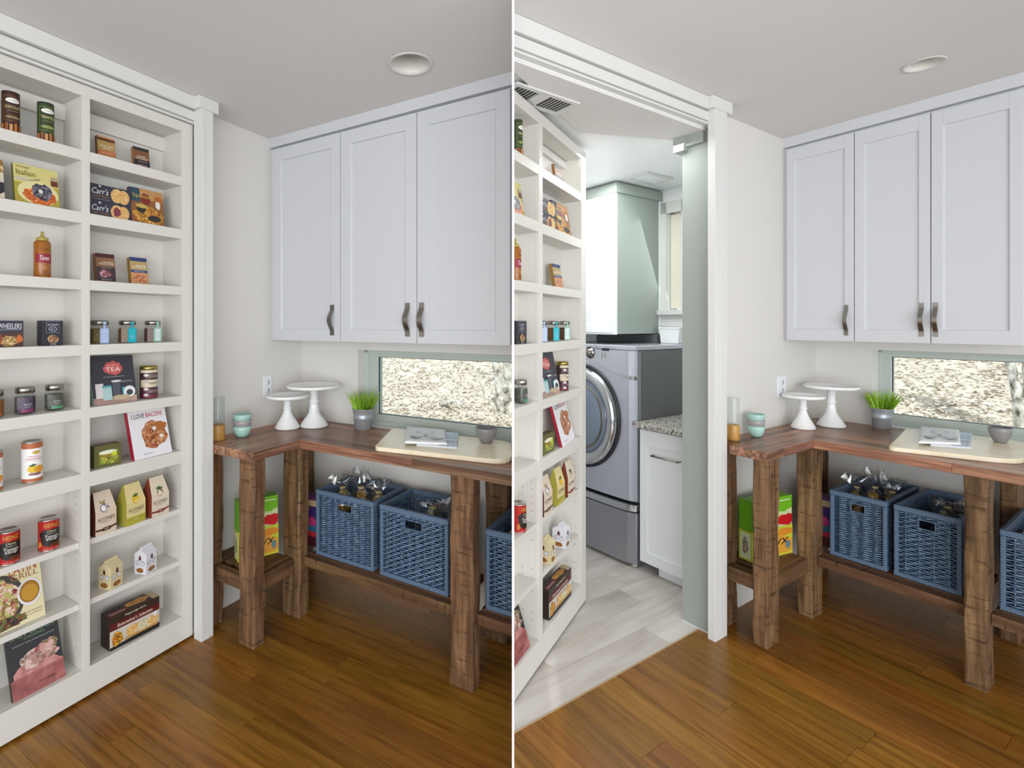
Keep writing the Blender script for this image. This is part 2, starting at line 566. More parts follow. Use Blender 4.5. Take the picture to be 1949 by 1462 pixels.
# ------------------------------------------------------------------ added partition, floors, ceilings
pt = MB().box(1.60, -0.0033, 0.0, 5.4, 0.0033, CEIL)
o = pt.build('added_partition', M['partition'])  # panel added edge-on to make the white dividing line and screen the rooms apart
o.rotation_euler = (0, 0, math.atan2(PART.y, PART.x))
o['kind'] = 'structure'

def side_poly(side, pts):
    """clip a world outline to one side of the partition plane"""
    off = 0.0
    out = []
    for i in range(len(pts)):
        a = Vector(pts[i]); c = Vector(pts[(i + 1) % len(pts)])
        da = a.dot(PN) * side - off; dc = c.dot(PN) * side - off
        if da >= 0: out.append(a)
        if da * dc < 0:
            out.append(a + (c - a) * (da / (da - dc)))
    return out

# slab under everything, planks on top
ROOFBACK = -4.2
def floor_room(rm, nm):
    pts = side_poly(rm.side, [(-3.5, ROOFBACK), (5.0, ROOFBACK), (5.0, 6.0), (-3.5, 6.0)])
    # keep inside the back wall of this room
    inv = rm.mat.inverted()
    loc = [inv @ Vector((p.x, p.y, 0)) for p in pts]
    keep = []
    lim = 0.25 * rm.sy
    for i in range(len(loc)):
        a = loc[i]; c = loc[(i + 1) % len(loc)]
        if a.y <= lim: keep.append(a)
        if (a.y - lim) * (c.y - lim) < 0:
            keep.append(a + (c - a) * ((lim - a.y) / (c.y - a.y)))
    mb = MB().prism([(p.x, p.y) for p in keep], -0.08, -0.016)
    fl = rm.st(mb, nm, flat('#3a2412', 0.6, name='subfloor'))
    return fl

def planks(rm, fl, x0, x1, y0, y1, pw, along_x, mat, name, lmin, lmax, seed, top=0.0, th=0.015, gap=0.0006, neutral=True):
    rg = random.Random(seed)
    rows = int(round((y1 - y0) / pw))
    for r in range(rows):
        a = y0 + r * pw; b2 = a + pw
        t = x0 - rg.random() * lmax
        while t < x1:
            L = lmin + (lmax - lmin) * rg.random()
            s0, s1 = max(t, x0), min(t + L, x1)
            t += L
            if s1 - s0 < 0.02: continue
            hz = top - 0.0004 * rg.random()
            mb = MB()
            if along_x:
                mb.box(gap, gap, -th, s1 - s0 - gap, b2 - a - gap, 0)
                o = mb.build(name, mat, fl); o.location = (s0, a, hz)
            else:
                mb.box(gap, gap, -th, s1 - s0 - gap, b2 - a - gap, 0)
                o = mb.build(name, mat, fl); o.location = (b2, s0, hz); o.rotation_euler = (0, 0, PI / 2)

floorL = floor_room(LEFT, 'floor')
floorR = floor_room(RIGHT, 'floor')
planks(LEFT, floorL, 0.0, 3.0, -2.6, 0.0, 0.090, True, M['plank'], 'plank', 0.9, 1.7, 3)
planks(RIGHT, floorR, -0.005, 1.9, -4.3, 0.0, 0.140, True, M['plank'], 'plank', 0.6, 1.1, 5)
planks(RIGHT, floorR, -4.4, -0.40, -1.758, -0.006, 0.146, False, M['tile'], 'tile', 0.9, 1.3, 9, 0.001, 0.012, 0.0006)

def ceiling_room(rm, nm, holex, holey, hr):
    pts = side_poly(rm.side, [(-3.5, ROOFBACK), (5.0, ROOFBACK), (5.0, 6.0), (-3.5, 6.0)])
    inv = rm.mat.inverted()
    loc = [inv @ Vector((p.x, p.y, 0)) for p in pts]
    keep = []
    lim = 0.2 * rm.sy
    for i in range(len(loc)):
        a = loc[i]; c = loc[(i + 1) % len(loc)]
        if a.y <= lim: keep.append(a)
        if (a.y - lim) * (c.y - lim) < 0:
            keep.append(a + (c - a) * ((lim - a.y) / (c.y - a.y)))
    if rm.side > 0:      # main room only: the laundry behind the doorway wall has its own ceiling
        out = []
        for i in range(len(keep)):
            a = keep[i]; c = keep[(i + 1) % len(keep)]
            if a.x >= -0.1: out.append(a)
            if (a.x + 0.1) * (c.x + 0.1) < 0:
                out.append(a + (c - a) * ((-0.1 - a.x) / (c.x - a.x)))
        keep = out
    bm = bmesh.new()
    vs = [bm.verts.new((p.x, p.y, CEIL)) for p in keep]
    ed = [bm.edges.new((vs[i], vs[(i + 1) % len(vs)])) for i in range(len(vs))]
    N = 40
    hv = [bm.verts.new((holex + hr * math.cos(2 * PI * i / N), holey + hr * math.sin(2 * PI * i / N), CEIL)) for i in range(N)]
    ed += [bm.edges.new((hv[i], hv[(i + 1) % N])) for i in range(N)]
    bmesh.ops.triangle_fill(bm, use_beauty=True, use_dissolve=False, edges=ed)
    bmesh.ops.delete(bm, geom=[f for f in bm.faces if all((v.co.x - holex) ** 2 + (v.co.y - holey) ** 2 < (hr * 1.01) ** 2 for v in f.verts)], context='FACES_ONLY')
    me = bpy.data.meshes.new(nm); bm.to_mesh(me); bm.free()
    me.materials.append(M['ceiling'])
    o = bpy.data.objects.new(nm, me); COL.objects.link(o)
    rm.put(o); o['kind'] = 'structure'
    return o

for rm, hr in ((LEFT, 0.083), (RIGHT, 0.060)):
    lx, ly = 1.029 * rm.sx, -0.679 * rm.sy
    ceiling_room(rm, 'ceiling', lx, ly, hr)
    t = rm.thing('ceiling_light', 'round recessed ceiling can light with white trim ring, %s of the picture' % rm.where, 'light', 1.029, -0.679, CEIL)
    MB().lathe([(hr * 0.94, 0.004), (hr * 0.97, -0.004), (hr * 1.08, -0.005), (hr * 1.12, -0.001)], 40, caps=False).build('trim_ring', M['trim'], t)
    MB().lathe([(hr * 0.96, 0.0), (hr * 0.70, 0.075), (hr * 0.66, 0.10)], 40, caps=False).build('reflector', flat('#e6e2da', 0.3), t)
    MB().lathe([(hr * 1.0, 0.002), (hr * 1.0, 0.13), (0, 0.13)], 32, caps=False).build('housing', M['steel'], t)
    MB().lathe([(0.0, 0.088), (hr * 0.62, 0.086), (hr * 0.64, 0.1)], 32).build('lens', flat('#c9d6dd', 0.3), t)

# ------------------------------------------------------------------ walls, post, header, window
def moulding(rm, name, boxes, mat):
    mb = MB()
    for bx in boxes:
        mb.box(bx[0] * rm.sx, bx[1] * rm.sy, bx[2], bx[3] * rm.sx, bx[4] * rm.sy, bx[5])
    return rm.st(mb, name, mat, 0.0015)

def window(rm, nm):
    sx, sy = rm.sx, rm.sy
    t = bpy.data.objects.new(nm, None); COL.objects.link(t)
    rm.put(t); t['kind'] = 'structure'
    tag(t, 'low horizontal picture window under the wall cabinets, %s of the picture' % rm.where)
    y = 0.086 * sy
    x0, x1 = 0.394 * sx, 2.3 * sx
    z0, z1 = 0.916, 1.351
    g0, g1, gz0, gz1 = 0.477 * sx, 2.22 * sx, 0.976, 1.309
    def fr(a, b, c, d, ya, yb, n, mt, bev=0.003):
        mb = MB()
        mb.box(x0 + a, ya, z0, g0 - 0.001, yb, z1).box(g1, ya, z0, x1, yb, z1)
        mb.box(g0 - 0.001, ya, z0, g1, yb, gz0).box(g0 - 0.001, ya, gz1, g1, yb, z1)
        return mb.build(n, mt, t, bev)
    fr(0, 0, 0, 0, y, y + 0.05, 'frame', M['sash'])
    # raised outer lip and glazing bead
    mb = MB()
    mb.box(x0, y - 0.008, z0, x0 + 0.028 * sx, y + 0.002, z1).box(x0, y - 0.008, z1 - 0.02, x1, y + 0.002, z1).box(x0, y - 0.010, z0, x1, y + 0.002, z0 + 0.022)
    mb.build('frame_lip', M['sash'], t, 0.002)
    mb = MB()
    e = 0.0025
    mb.box(g0 - e, y + 0.012, gz0, g0 + e, y + 0.018, gz1).box(g0, y + 0.012, gz0 - e, g1, y + 0.018, gz0 + e).box(g0, y + 0.012, gz1 - e, g1, y + 0.018, gz1 + e)
    mb.build('gasket', M['dark'], t)
    MB().box(g0 - 0.004, y + 0.022, gz0 - 0.004, g1 + 0.004, y + 0.026, gz1 + 0.004).build('pane', M['glass'], t)
    return t

for i, rm in enumerate(ROOMS):
    sx, sy = rm.sx, rm.sy
    th = 0.17
    # wall with the window (opening from floor sill z .914 to 1.358)
    X0, X1 = (-0.12 * sx, 3.2 * sx)
    wo0, wo1 = 0.394 * sx, 2.3 * sx
    mb = MB()
    mb.box(X0, 0, 0, X1, th, 0.914).box(X0, 0, 1.351, X1, th, CEIL)
    mb.box(X0, 0, 0.914, wo0, th, 1.351).box(wo1, 0, 0.914, X1, th, 1.351)
    rm.st(mb, 'wall_window', M['wall'])
    MB()
    sill = MB().box(wo0, -0.002, 0.9145, wo1, 0.086 * sy, 0.917)
    rm.st(sill, 'trim_sill', M['trim'])
    window(rm, 'window_%d' % (i + 1))
    # side wall between doorway post and corner
    mb = MB().box(-0.10 * sx, -0.94 * sy, 0, 0, 0, CEIL)
    rm.st(mb, 'wall_side', M['wall'])
    # soffit over the wall cabinets
    mb = MB().box(0, -0.335 * sy, 2.520, 2.6 * sx, 0, CEIL)
    rm.st(mb, 'trim_soffit', M['cab'])
    # doorway post with its cap block
    moulding(rm, 'trim_post', [(0.0, -0.9815, 0, 0.14, -0.933, 2.52), (0.088, -1.012, 0, 0.14, -0.9828, 2.52)], M['trim'])
    moulding(rm, 'trim_post_cap', [(0.0, -0.983, 2.517, 0.146, -0.901, CEIL - 0.001), (0.088, -1.031, 2.517, 0.146, -0.9828, CEIL - 0.001)], M['trim'])
    # header over the bookcase doorway: fascia, board and bead
    moulding(rm, 'trim_header', [(0.045, -3.4, 2.515, 0.115, -1.031, CEIL - 0.001), (0.045, -3.4, 2.468, 0.098, -1.0125, 2.510), (0.045, -3.4, 2.456, 0.086, -1.0125, 2.466), (0.045, -1.0125, 2.456, 0.087, -0.983, CEIL - 0.001)], M['trim'])
    # wall on beyond the far end of the doorway, out of frame
    mb = MB().box(-0.10 * sx, -6.0 * sy, 0, 0.06 * sx, -2.25 * sy, CEIL)
    rm.st(mb, 'wall_side', M['wall'])
    # outlet plate
    t = rm.thing('outlet_plate', 'white duplex outlet plate on the side wall above the worktop, %s of the picture' % rm.where, 'outlet', 0, -0.35, 1.08)
    w = 0.073 * sy
    MB().box(0, -w / 2, 0, 0.006, w / 2, 0.122).build('cover_plate', flat('#e9ebee', 0.35), t, 0.002)
    for zz in (0.026, 0.072):
        so = MB().lathe([(0.0, 0), (0.0165, 0), (0.0165, 0.002), (0.0, 0.002)], 20).build('socket', flat('#dfe1e4', 0.35), t)
        so.rotation_euler = (0, PI / 2, 0); so.location = (0.006, 0, zz + 0.012)
        so.scale = (1, 0.8 * sy, 1)
        sl = MB()
        for yy in (-0.006, 0.006):
            sl.box(yy - 0.001 * 1 + 0, -0.004, 0.0021, yy + 0.001, 0.004, 0.0026)
        sl.build('slot', M['dark'], so).rotation_euler = (0, 0, PI / 2)

# ------------------------------------------------------------------ the bookcase doors
SHELVES = [(2.192, 2.150), (1.945, 1.900), (1.676, 1.636), (1.417, 1.375), (1.164, 1.122), (0.906, 0.847), (0.630, 0.606), (0.385, 0.362)]
class Bookcase:
    """door frame: X along the face to its free edge, Y into the recess, Z up"""
    def __init__(s, rm, origin, yaw, a, kx, depth, state, label):
        s.rm, s.o, s.yaw, s.a, s.kx, s.d, s.state = rm, Vector(origin), yaw, a, kx, depth, state
        s.ky = depth / 0.153
        s.root = bpy.data.objects.new('bookcase_door', None); COL.objects.link(s.root)
        s.root.location = (origin[0], origin[1], 0); s.root.rotation_euler = (0, 0, yaw)
        CLIP[s.root.name] = rm.side
        tag(s.root, label, 'bookcase')
    def X(s, x):
        return s.a + s.kx * x
    def item(s, name, label, cat, x, y, z, yaw=0.0, lean=0.0, group=None):
        o = bpy.data.objects.new(name, None); o.empty_display_size = 0.03; COL.objects.link(o)
        p = Matrix.Rotation(s.yaw, 3, 'Z') @ Vector((s.X(x), y * s.ky, z + 0.0006))
        o.location = s.o + p
        o.rotation_euler = (-lean, 0, s.yaw + yaw)
        CLIP[o.name] = s.rm.side
        return tag(o, label, cat, group)
    def build(s):
        R = s.root; D = s.d; X = s.X; mt = M['shelf']
        e0, e1 = X(-0.812), X(-0.867)         # free stile
        c2, m0, m1 = X(-1.265), X(-1.265), X(-1.295)
        l0, l1 = X(-1.693), X(-1.75)
        top, bot = 2.452, 0.012
        if s.state == 'open': top = 2.425
        ot = 2.406 if s.state == 'closed' else 2.375
        fth = 0.02
        MB().box(e1, 0, bot, e0, fth, top).build('stile', mt, R, 0.001)
        MB().box(m1, 0, 0.126, m0, fth, ot).build('stile', mt, R, 0.001)
        MB().box(l1, 0, bot, l0, fth, top).build('stile', mt, R, 0.001)
        MB().box(l0, 0, ot, e1, fth, top).build('top_rail', mt, R, 0.001)
        MB().box(l0, 0, bot, e1, fth, 0.126).build('bottom_rail', mt, R, 0.001)
        MB().box(e1, fth, bot, e0 - 0.004, D + 0.02, top - 0.004).build('side_panel', mt, R)
        MB().box(l1 + 0.004, fth, bot, l0, D + 0.02, top - 0.004).build('side_panel', mt, R)
        MB().box(m1, fth, 0.126, m0, D, ot).build('divider', mt, R)
        MB().box(l0, D, bot, e1, D + 0.018, top - 0.004).build('back_panel', mt, R)
        MB().box(l0, fth, ot, e1, D, ot + 0.018).build('top_panel', mt, R)
        MB().box(l0, fth, 0.106, e1, D, 0.1265).build('bottom_panel', mt, R)
        for (xa, xb) in ((l0, m1), (m0, e1)):
            MB().box(xa, D - 0.018, 2.335, xb, D, 2.395 if s.state == 'closed' else 2.37).build('cleat', mt, R, 0.001)
            for k, (zt, zb) in enumerate(SHELVES):
                if k < 6:
                    MB().box(xa, 0.0005, zb, xb, D, zt).build('shelf', mt, R, 0.0008)
                else:
                    MB().box(xa + 0.001, 0.018 * s.ky, zb, xb - 0.001, D, zt).build('shelf', mt, R, 0.0008)
            # peg holes drilled in the side faces by the loose shelves
            pm = MB()
            for xx, sg in ((xa, 1), (xb, -1)):
                for zz in [0.20 + 0.032 * q for q in range(20)]:
                    if any(zb - 0.006 < zz < zt + 0.006 for zt, zb in SHELVES): continue
                    if 0.45 < zz < 0.53 or 0.245 < zz < 0.30: continue
                    for yy in (0.25 * D + 0.01, 0.78 * D):
                        pm.box(xx, yy - 0.0022, zz - 0.0022, xx + sg * 0.0006, yy + 0.0022, zz + 0.0022)
            pm.build('peg_holes', flat('#8a857c', 0.8), R)['kind'] = 'stuff'
        if s.state == 'open':
            rc = MB().lathe([(0.0, 0), (0.011, 0), (0.011, 0.014), (0.007, 0.02), (0.0, 0.022)], 16).build('roller_catch', M['steel'], R)
            rc.location = (X(-0.93), 0.04, top)

bcL = Bookcase(LEFT, LEFT.world(0.075, 0), math.atan2(950.6, 580), 0.0, 1.0, 0.153, 'closed', 'tall white bookcase door, closed flush in its doorway, shelves of groceries and cookbooks')
th_ = math.radians(54.29)
bcR = Bookcase(RIGHT, (0.92695, 2.74401, 0), th_, -0.129 + 0.867 * 1.337, 1.337, 0.10, 'open', 'tall white bookcase door swung open into the laundry room')
bcL.build(); bcR.build()

SHELFN = ['top shelf', 'second shelf', 'third shelf', 'fourth shelf', 'fifth shelf', 'sixth shelf', 'seventh shelf', 'eighth shelf', 'bottom of']
ZB = [s_[0] for s_ in SHELVES] + [0.1265]

def carton(t, w, d, h, side, front, y=0.0):
    MB().box(-w / 2, 0, 0, w / 2, d, h).build('carton', [flat(side, 0.45)], t, 0.0008)
    flat_print(t, 'printed_front', w, h, front)

def book(t, w, d, h, spine, front):
    """paperback/hardback: front cover faces -Y, spine on the left, page block inside"""
    cv = 0.0018
    mb = MB().box(-w / 2, 0, 0, w / 2, cv, h).box(-w / 2, d - cv, 0, w / 2, d, h).box(-w / 2, 0, 0, -w / 2 + cv, d, h)
    mb.build('cover', flat(spine, 0.35), t)
    MB().box(-w / 2 + cv, cv, 0.003, w / 2 - 0.003, d - cv, h - 0.003).build('pages', flat('#efe9dc', 0.8), t)
    flat_print(t, 'printed_cover', w, h, front)

W0 = '#f2efe8'
def specs():
    S = {}
    oliv = food('wafer', ['#a2622a', '#c98a45', '#6a3514', '#d9a76a'], 140)
    def wafer(bgc, word, leaf):
        sp = [('r', 0, 0, 1, 1, bgc), ('r', 0.14, 0.3, 0.86, 0.92, leaf), ('r', 0.17, 0.32, 0.83, 0.90, bgc), ('e', 0.5, 0.81, 0.27, 0.06, W0), ('t', 'WAFERS', 0.5, 0.81, 0.34, 0.035, '#6a6a60'),
              ('t', word, 0.5, 0.645, 0.56, 0.075, '#d9cf8f'), ('t', 'creme filled', 0.5, 0.555, 0.4, 0.028, '#b9a96a'), ('e', 0.5, 0.40, 0.3, 0.05, leaf), ('t', 'rolled wafers', 0.5, 0.40, 0.42, 0.03, '#f0e8c0')]
        for q in range(6):
            u = 0.08 + q * 0.15
            sp.append(('r', u, 0.0, u + 0.105, 0.22 + 0.03 * (q % 2), ['#b0703a', '#8a4d22', '#c48a52'][q % 3]))
        return sp
    S['choc'] = wafer('#3a1c14', 'CHOCOLATE', '#6b4a20')
    S['tira'] = wafer('#2a3a1c', 'TIRAMISU', '#6c7a34')
    S['ital'] = [('r', 0, 0, 1, 1, '#cfc47e'), ('r', 0, 0, 1, 0.55, '#a79a3e'), ('e', 0.52, 0.34, 0.46, 0.30, '#d8cf9a'), ('b', 0.56, 0.27, 0.40, 0.23, food('pasta', ['#b4451a', '#d9712a', '#8e2f14', '#e39a4c'], 160), 3),
                 ('b', 0.60, 0.38, 0.25, 0.22, food('olive', ['#23222e', '#3b3949', '#5f5b6d', '#8f8c94', '#22202a'], 130), 5), ('e', 0.57, 0.40, 0.05, 0.05, '#d5d3ce'),
                 ('e', 0.18, 0.64, 0.17, 0.035, '#b9b9a9'), ('p', [(0.25, 0.60), (0.58, 0.72), (0.55, 0.66)], '#8d8a66'), ('r', 0.82, 0.58, 0.98, 0.74, '#6a2f1c'), ('r', 0.82, 0.72, 0.98, 0.82, '#a79a78'),
                 ('t', 'Weeknight', 0.2, 0.925, 0.3, 0.05, '#3a3a1c'), ('t', 'Italian', 0.26, 0.79, 0.42, 0.13, '#6f7530')]
    S['darkbook'] = [('r', 0, 0, 1, 1, '#cfc4b2'), ('r', 0, 0.7, 1, 1, '#8f6a3a'), ('b', 0.75, 0.80, 0.3, 0.12, food('bread', ['#d7b070', '#8a5a24', '#e6cf9a'], 120), 4), ('b', 0.72, 0.32, 0.4, 0.2, '#262630', 8), ('r', 0, 0, 1, 0.08, '#a0522a')]
    S['bottle'] = [('r', 0, 0.42, 1, 0.68, '#8e1230'), ('t', 'Torani', 0.5, 0.56, 0.5, 0.13, W0, 0.35), ('t', 'CARAMEL', 0.5, 0.80, 0.5, 0.045, '#7a4310'), ('t', 'SAUCE', 0.5, 0.30, 0.36, 0.04, '#e2b060'), ('e', 0.5, 0.14, 0.16, 0.07, '#8a4a12')]
    S['wheel'] = [('r', 0, 0, 1, 1, '#2c2a3c'), ('r', 0, 0, 1, 0.55, '#4a2a1e'), ('b', 0.45, 0.22, 0.36, 0.22, food('nuts', ['#8a6a34', '#c49a52', '#5a3a1c', '#d9bf80'], 150), 3), ('b', 0.85, 0.30, 0.13, 0.16, '#c4622a', 4), ('b', 0.12, 0.30, 0.1, 0.18, '#8a3a24', 5),
                  ('r', 0.08, 0.64, 0.92, 0.655, '#b9bac9'), ('t', 'WHEELERS', 0.5, 0.79, 0.86, 0.2, '#e9e9f0')]
    S['jd'] = [('r', 0, 0, 1, 1, '#22222c'), ('r', 0.2, 0.50, 0.82, 0.97, '#a5a7ba'), ('r', 0.21, 0.51, 0.81, 0.965, '#262834'), ('t', "Jack Daniel's", 0.51, 0.83, 0.5, 0.1, '#e2e4ee'), ('e', 0.51, 0.66, 0.2, 0.1, '#b9bccb'), ('e', 0.51, 0.66, 0.17, 0.08, '#262834'), ('t', 'No. 7', 0.51, 0.66, 0.2, 0.07, '#e2e4ee'),
               ('b', 0.52, 0.26, 0.27, 0.18, food('fudge', ['#5a3418', '#a97848', '#d6b48a', '#7a4a24'], 140), 6), ('t', 'FUDGE', 0.52, 0.05, 0.28, 0.06, '#d9dae6')]
    S['lemon'] = [('r', 0, 0, 1, 1, '#eceae8'), ('r', 0, 0, 1, 0.085, '#b0623a'), ('r', 0, 0.86, 1, 1, '#b0623a'), ('b', 0.55, 0.76, 0.14, 0.05, '#c8a850', 3), ('t', 'Meyer', 0.5, 0.655, 0.4, 0.045, '#c4446a'), ('t', 'LEMONADE', 0.5, 0.595, 0.52, 0.04, '#c4446a'), ('r', 0.22, 0.55, 0.78, 0.557, '#c9b9b4'),
                  ('e', 0.42, 0.33, 0.15, 0.09, '#d9b92e'), ('e', 0.64, 0.32, 0.17, 0.095, '#d9962a'), ('p', [(0.3, 0.42), (0.45, 0.47), (0.55, 0.44), (0.42, 0.40)], '#2f5a2e'), ('b', 0.5, 0.20, 0.22, 0.035, '#8a5a62', 5)]
    S['soup'] = [('r', 0, 0, 1, 1, '#a81a14'), ('p', [(0.26, 0.72), (0.74, 0.72), (0.92, 0.60), (0.80, 0.22), (0.64, 0.14), (0.36, 0.14), (0.2, 0.22), (0.08, 0.60)], '#1d1712'), ('t', 'HEINZ', 0.5, 0.85, 0.46, 0.13, '#c9a23e'), ('t', 'Classic', 0.5, 0.66, 0.3, 0.07, '#d8cfa8', 0.3), ('t', 'Cream of', 0.5, 0.575, 0.3, 0.035, '#d8d0c0'), ('t', 'Tomato', 0.5, 0.48, 0.42, 0.11, '#f0ece2'), ('t', 'soup', 0.5, 0.37, 0.34, 0.09, '#f0ece2'),
                 ('b', 0.12, 0.22, 0.08, 0.12, '#c4732a', 2), ('b', 0.62, 0.20, 0.2, 0.07, '#5a2a12', 3), ('t', 'NET WT 400g', 0.5, 0.055, 0.5, 0.035, '#f0d8c8')]
    S['latin'] = [('r', 0, 0, 1, 1, '#d9cfa6'), ('e', 0.36, 0.47, 0.36, 0.40, '#3f3a34'), ('b', 0.34, 0.48, 0.32, 0.35, food('salad', ['#7a1f30', '#a9b43e', '#d9c08a', '#4f6a24', '#b9563a', '#e2d0c0'], 90), 6), ('b', 0.4, 0.12, 0.36, 0.10, food('herb', ['#2f3a1c', '#5f7a2e', '#8f2f2f', '#1f1f1c'], 90), 7),
                  ('t', 'LATIN', 0.72, 0.89, 0.42, 0.17, '#a8421c'), ('t', 'GRILL', 0.74, 0.755, 0.42, 0.085, '#9a6a2a'), ('e', 0.79, 0.47, 0.19, 0.21, '#ded9e2'), ('e', 0.79, 0.475, 0.16, 0.175, '#9a6a14'), ('e', 0.79, 0.46, 0.13, 0.13, '#b98a24'), ('t', 'RECIPES FOR THE GRILL', 0.76, 0.16, 0.40, 0.02, '#7a6a3a'), ('t', 'FIRE & SMOKE', 0.8, 0.115, 0.3, 0.018, '#7a6a3a')]
    S['salt'] = [('r', 0, 0, 1, 1, '#26272b'), ('b', 0.52, 0.23, 0.56, 0.30, food('pinksalt', ['#8a4a4a', '#a9625a', '#c48a8a', '#b0706a'], 14, 'noise'), 2), ('r', 0.0, 0.0, 1, 0.3, food('pinksalt2', ['#6a3434', '#9a5652', '#b97c7c'], 14, 'noise')), ('b', 0.55, 0.50, 0.42, 0.14, food('scallop', ['#8f4a4a', '#caa29a', '#e2c4c0', '#6a5a3a', '#b98a84'], 55), 4),
                 ('b', 0.75, 0.60, 0.2, 0.1, food('scallop2', ['#c08a84', '#d8b8b0', '#7a6a42'], 60), 5), ('t', 'SALT BLOCK', 0.5, 0.915, 0.86, 0.075, '#7e9a72'), ('t', 'COOKING', 0.52, 0.845, 0.4, 0.035, '#7e9a72'), ('t', '70 Recipes for Grilling, Chilling, Searing, and Serving', 0.5, 0.775, 0.8, 0.022, '#cfd0d2'), ('t', 'on a block', 0.66, 0.12, 0.3, 0.03, '#3a2424')]
    S['boxA'] = [('r', 0, 0, 1, 1, '#a98a52'), ('r', 0, 0.82, 1, 1, '#5a2f1a'), ('r', 0, 0.93, 1, 1, '#c9906a'), ('r', 0, 0.22, 1, 0.42, '#b5693e'), ('t', 'PEANUT BUTTER', 0.52, 0.60, 0.72, 0.075, '#f2ead8'), ('t', 'DIP MIX', 0.52, 0.51, 0.4, 0.06, '#f2ead8'), ('t', 'makes one batch', 0.5, 0.32, 0.6, 0.05, '#ecd8c0'), ('r', 0, 0, 1, 0.18, '#e4e0d8'), ('b', 0.5, 0.06, 0.34, 0.10, '#4a3a30', 4)]
    S['boxB'] = [('r', 0, 0, 1, 1, '#7a4f30'), ('r', 0, 0.86, 1, 1, '#23262a'), ('t', 'FIVE PEPPER', 0.5, 0.60, 0.5, 0.055, '#f2ead8'), ('t', 'CHOCOLATE DIP', 0.5, 0.51, 0.76, 0.08, '#f2ead8'), ('r', 0, 0, 1, 0.44, '#26222a'), ('t', 'sweet and hot', 0.55, 0.37, 0.55, 0.05, '#cfc9c0'), ('b', 0.5, 0.12, 0.42, 0.14, food('pepper', ['#5a2f3a', '#8a4a5a', '#3a5a52', '#b98a9a'], 160), 5)]
    cr = food('cracker', ['#d0a058', '#dfb878', '#c48f48', '#e6c890'], 150)
    def carr(top):
        return [('r', 0, 0, 1, 1, '#30303f'), ('e', 0.655, 0.5, 0.145, 0.44, cr), ('e', 0.815, 0.48, 0.145, 0.44, cr)] + ([] if top else [('b', 0.66, 0.52, 0.1, 0.3, '#7a3440', 4)]) + \
               [('t', "Carr's", 0.265, 0.60, 0.38, 0.36, '#ebe9ea', 0.25), ('t', 'CHEESE MELTS' if top else 'TABLE WATER', 0.27, 0.28, 0.4, 0.11, '#b07a52'), ('r', 0.03, 0.10, 0.5, 0.125, '#8f8fa2'), ('e', 0.25, 0.9, 0.03, 0.07, '#b9b9c6')]
    S['carrT'] = carr(True); S['carrB'] = carr(False)
    S['span'] = [('r', 0, 0, 1, 1, '#8a5a34'), ('r', 0, 0.62, 0.3, 1, '#2f4a5a'), ('r', 0.3, 0.7, 1, 1, '#b98a58'), ('b', 0.46, 0.72, 0.16, 0.18, '#7a2a1c', 3), ('t', 'Spanish', 0.38, 0.78, 0.62, 0.13, '#c9b24a'), ('b', 0.85, 0.74, 0.16, 0.13, '#a9622a', 4), ('b', 0.82, 0.60, 0.08, 0.12, '#e2dcd8', 5),
                 ('b', 0.5, 0.26, 0.48, 0.28, food('mussels', ['#c9862a', '#2a241e', '#d9a23a', '#5a3a1c', '#a9561a', '#e2b45a'], 110), 6), ('e', 0.3, 0.42, 0.14, 0.10, '#2a2a26'), ('e', 0.68, 0.20, 0.2, 0.09, '#2a2620'), ('e', 0.32, 0.51, 0.18, 0.06, '#b9a052')]
    S['pkA'] = [('r', 0, 0, 1, 1, '#8a6242'), ('r', 0, 0.86, 1, 1, '#4a1c20'), ('t', 'HABANERO', 0.6, 0.70, 0.6, 0.05, '#f2ead8'), ('t', 'CHOCOLATE RUB', 0.52, 0.64, 0.8, 0.06, '#f2ead8'), ('r', 0, 0.13, 1, 0.54, '#3f2a2e'), ('t', 'spice rub', 0.5, 0.5, 0.5, 0.04, '#d8cfc4'), ('b', 0.45, 0.3, 0.36, 0.14, food('meat', ['#5a2a30', '#a9727a', '#d6b0b4', '#7a3a42'], 110), 4), ('r', 0, 0.06, 1, 0.13, '#2c2a34'), ('t', 'NET WT 2 OZ', 0.5, 0.095, 0.5, 0.03, '#e0e0e0')]
    S['pkB'] = [('r', 0, 0, 1, 1, '#b09662'), ('r', 0, 0.86, 1, 1, '#283a6a'), ('t', 'APPLE PIE', 0.6, 0.70, 0.6, 0.05, '#f4eee0'), ('t', 'WONDERFUL DIP', 0.5, 0.64, 0.82, 0.06, '#f4eee0'), ('r', 0, 0.44, 1, 0.53, '#2f4576'), ('t', 'makes two cups', 0.5, 0.485, 0.6, 0.04, '#dfe2ea'), ('r', 0, 0, 1, 0.44, '#c48a5a'), ('b', 0.5, 0.2, 0.45, 0.18, food('apple', ['#c47a3a', '#7a4a62', '#e2b07a', '#a9562a'], 100), 7)]
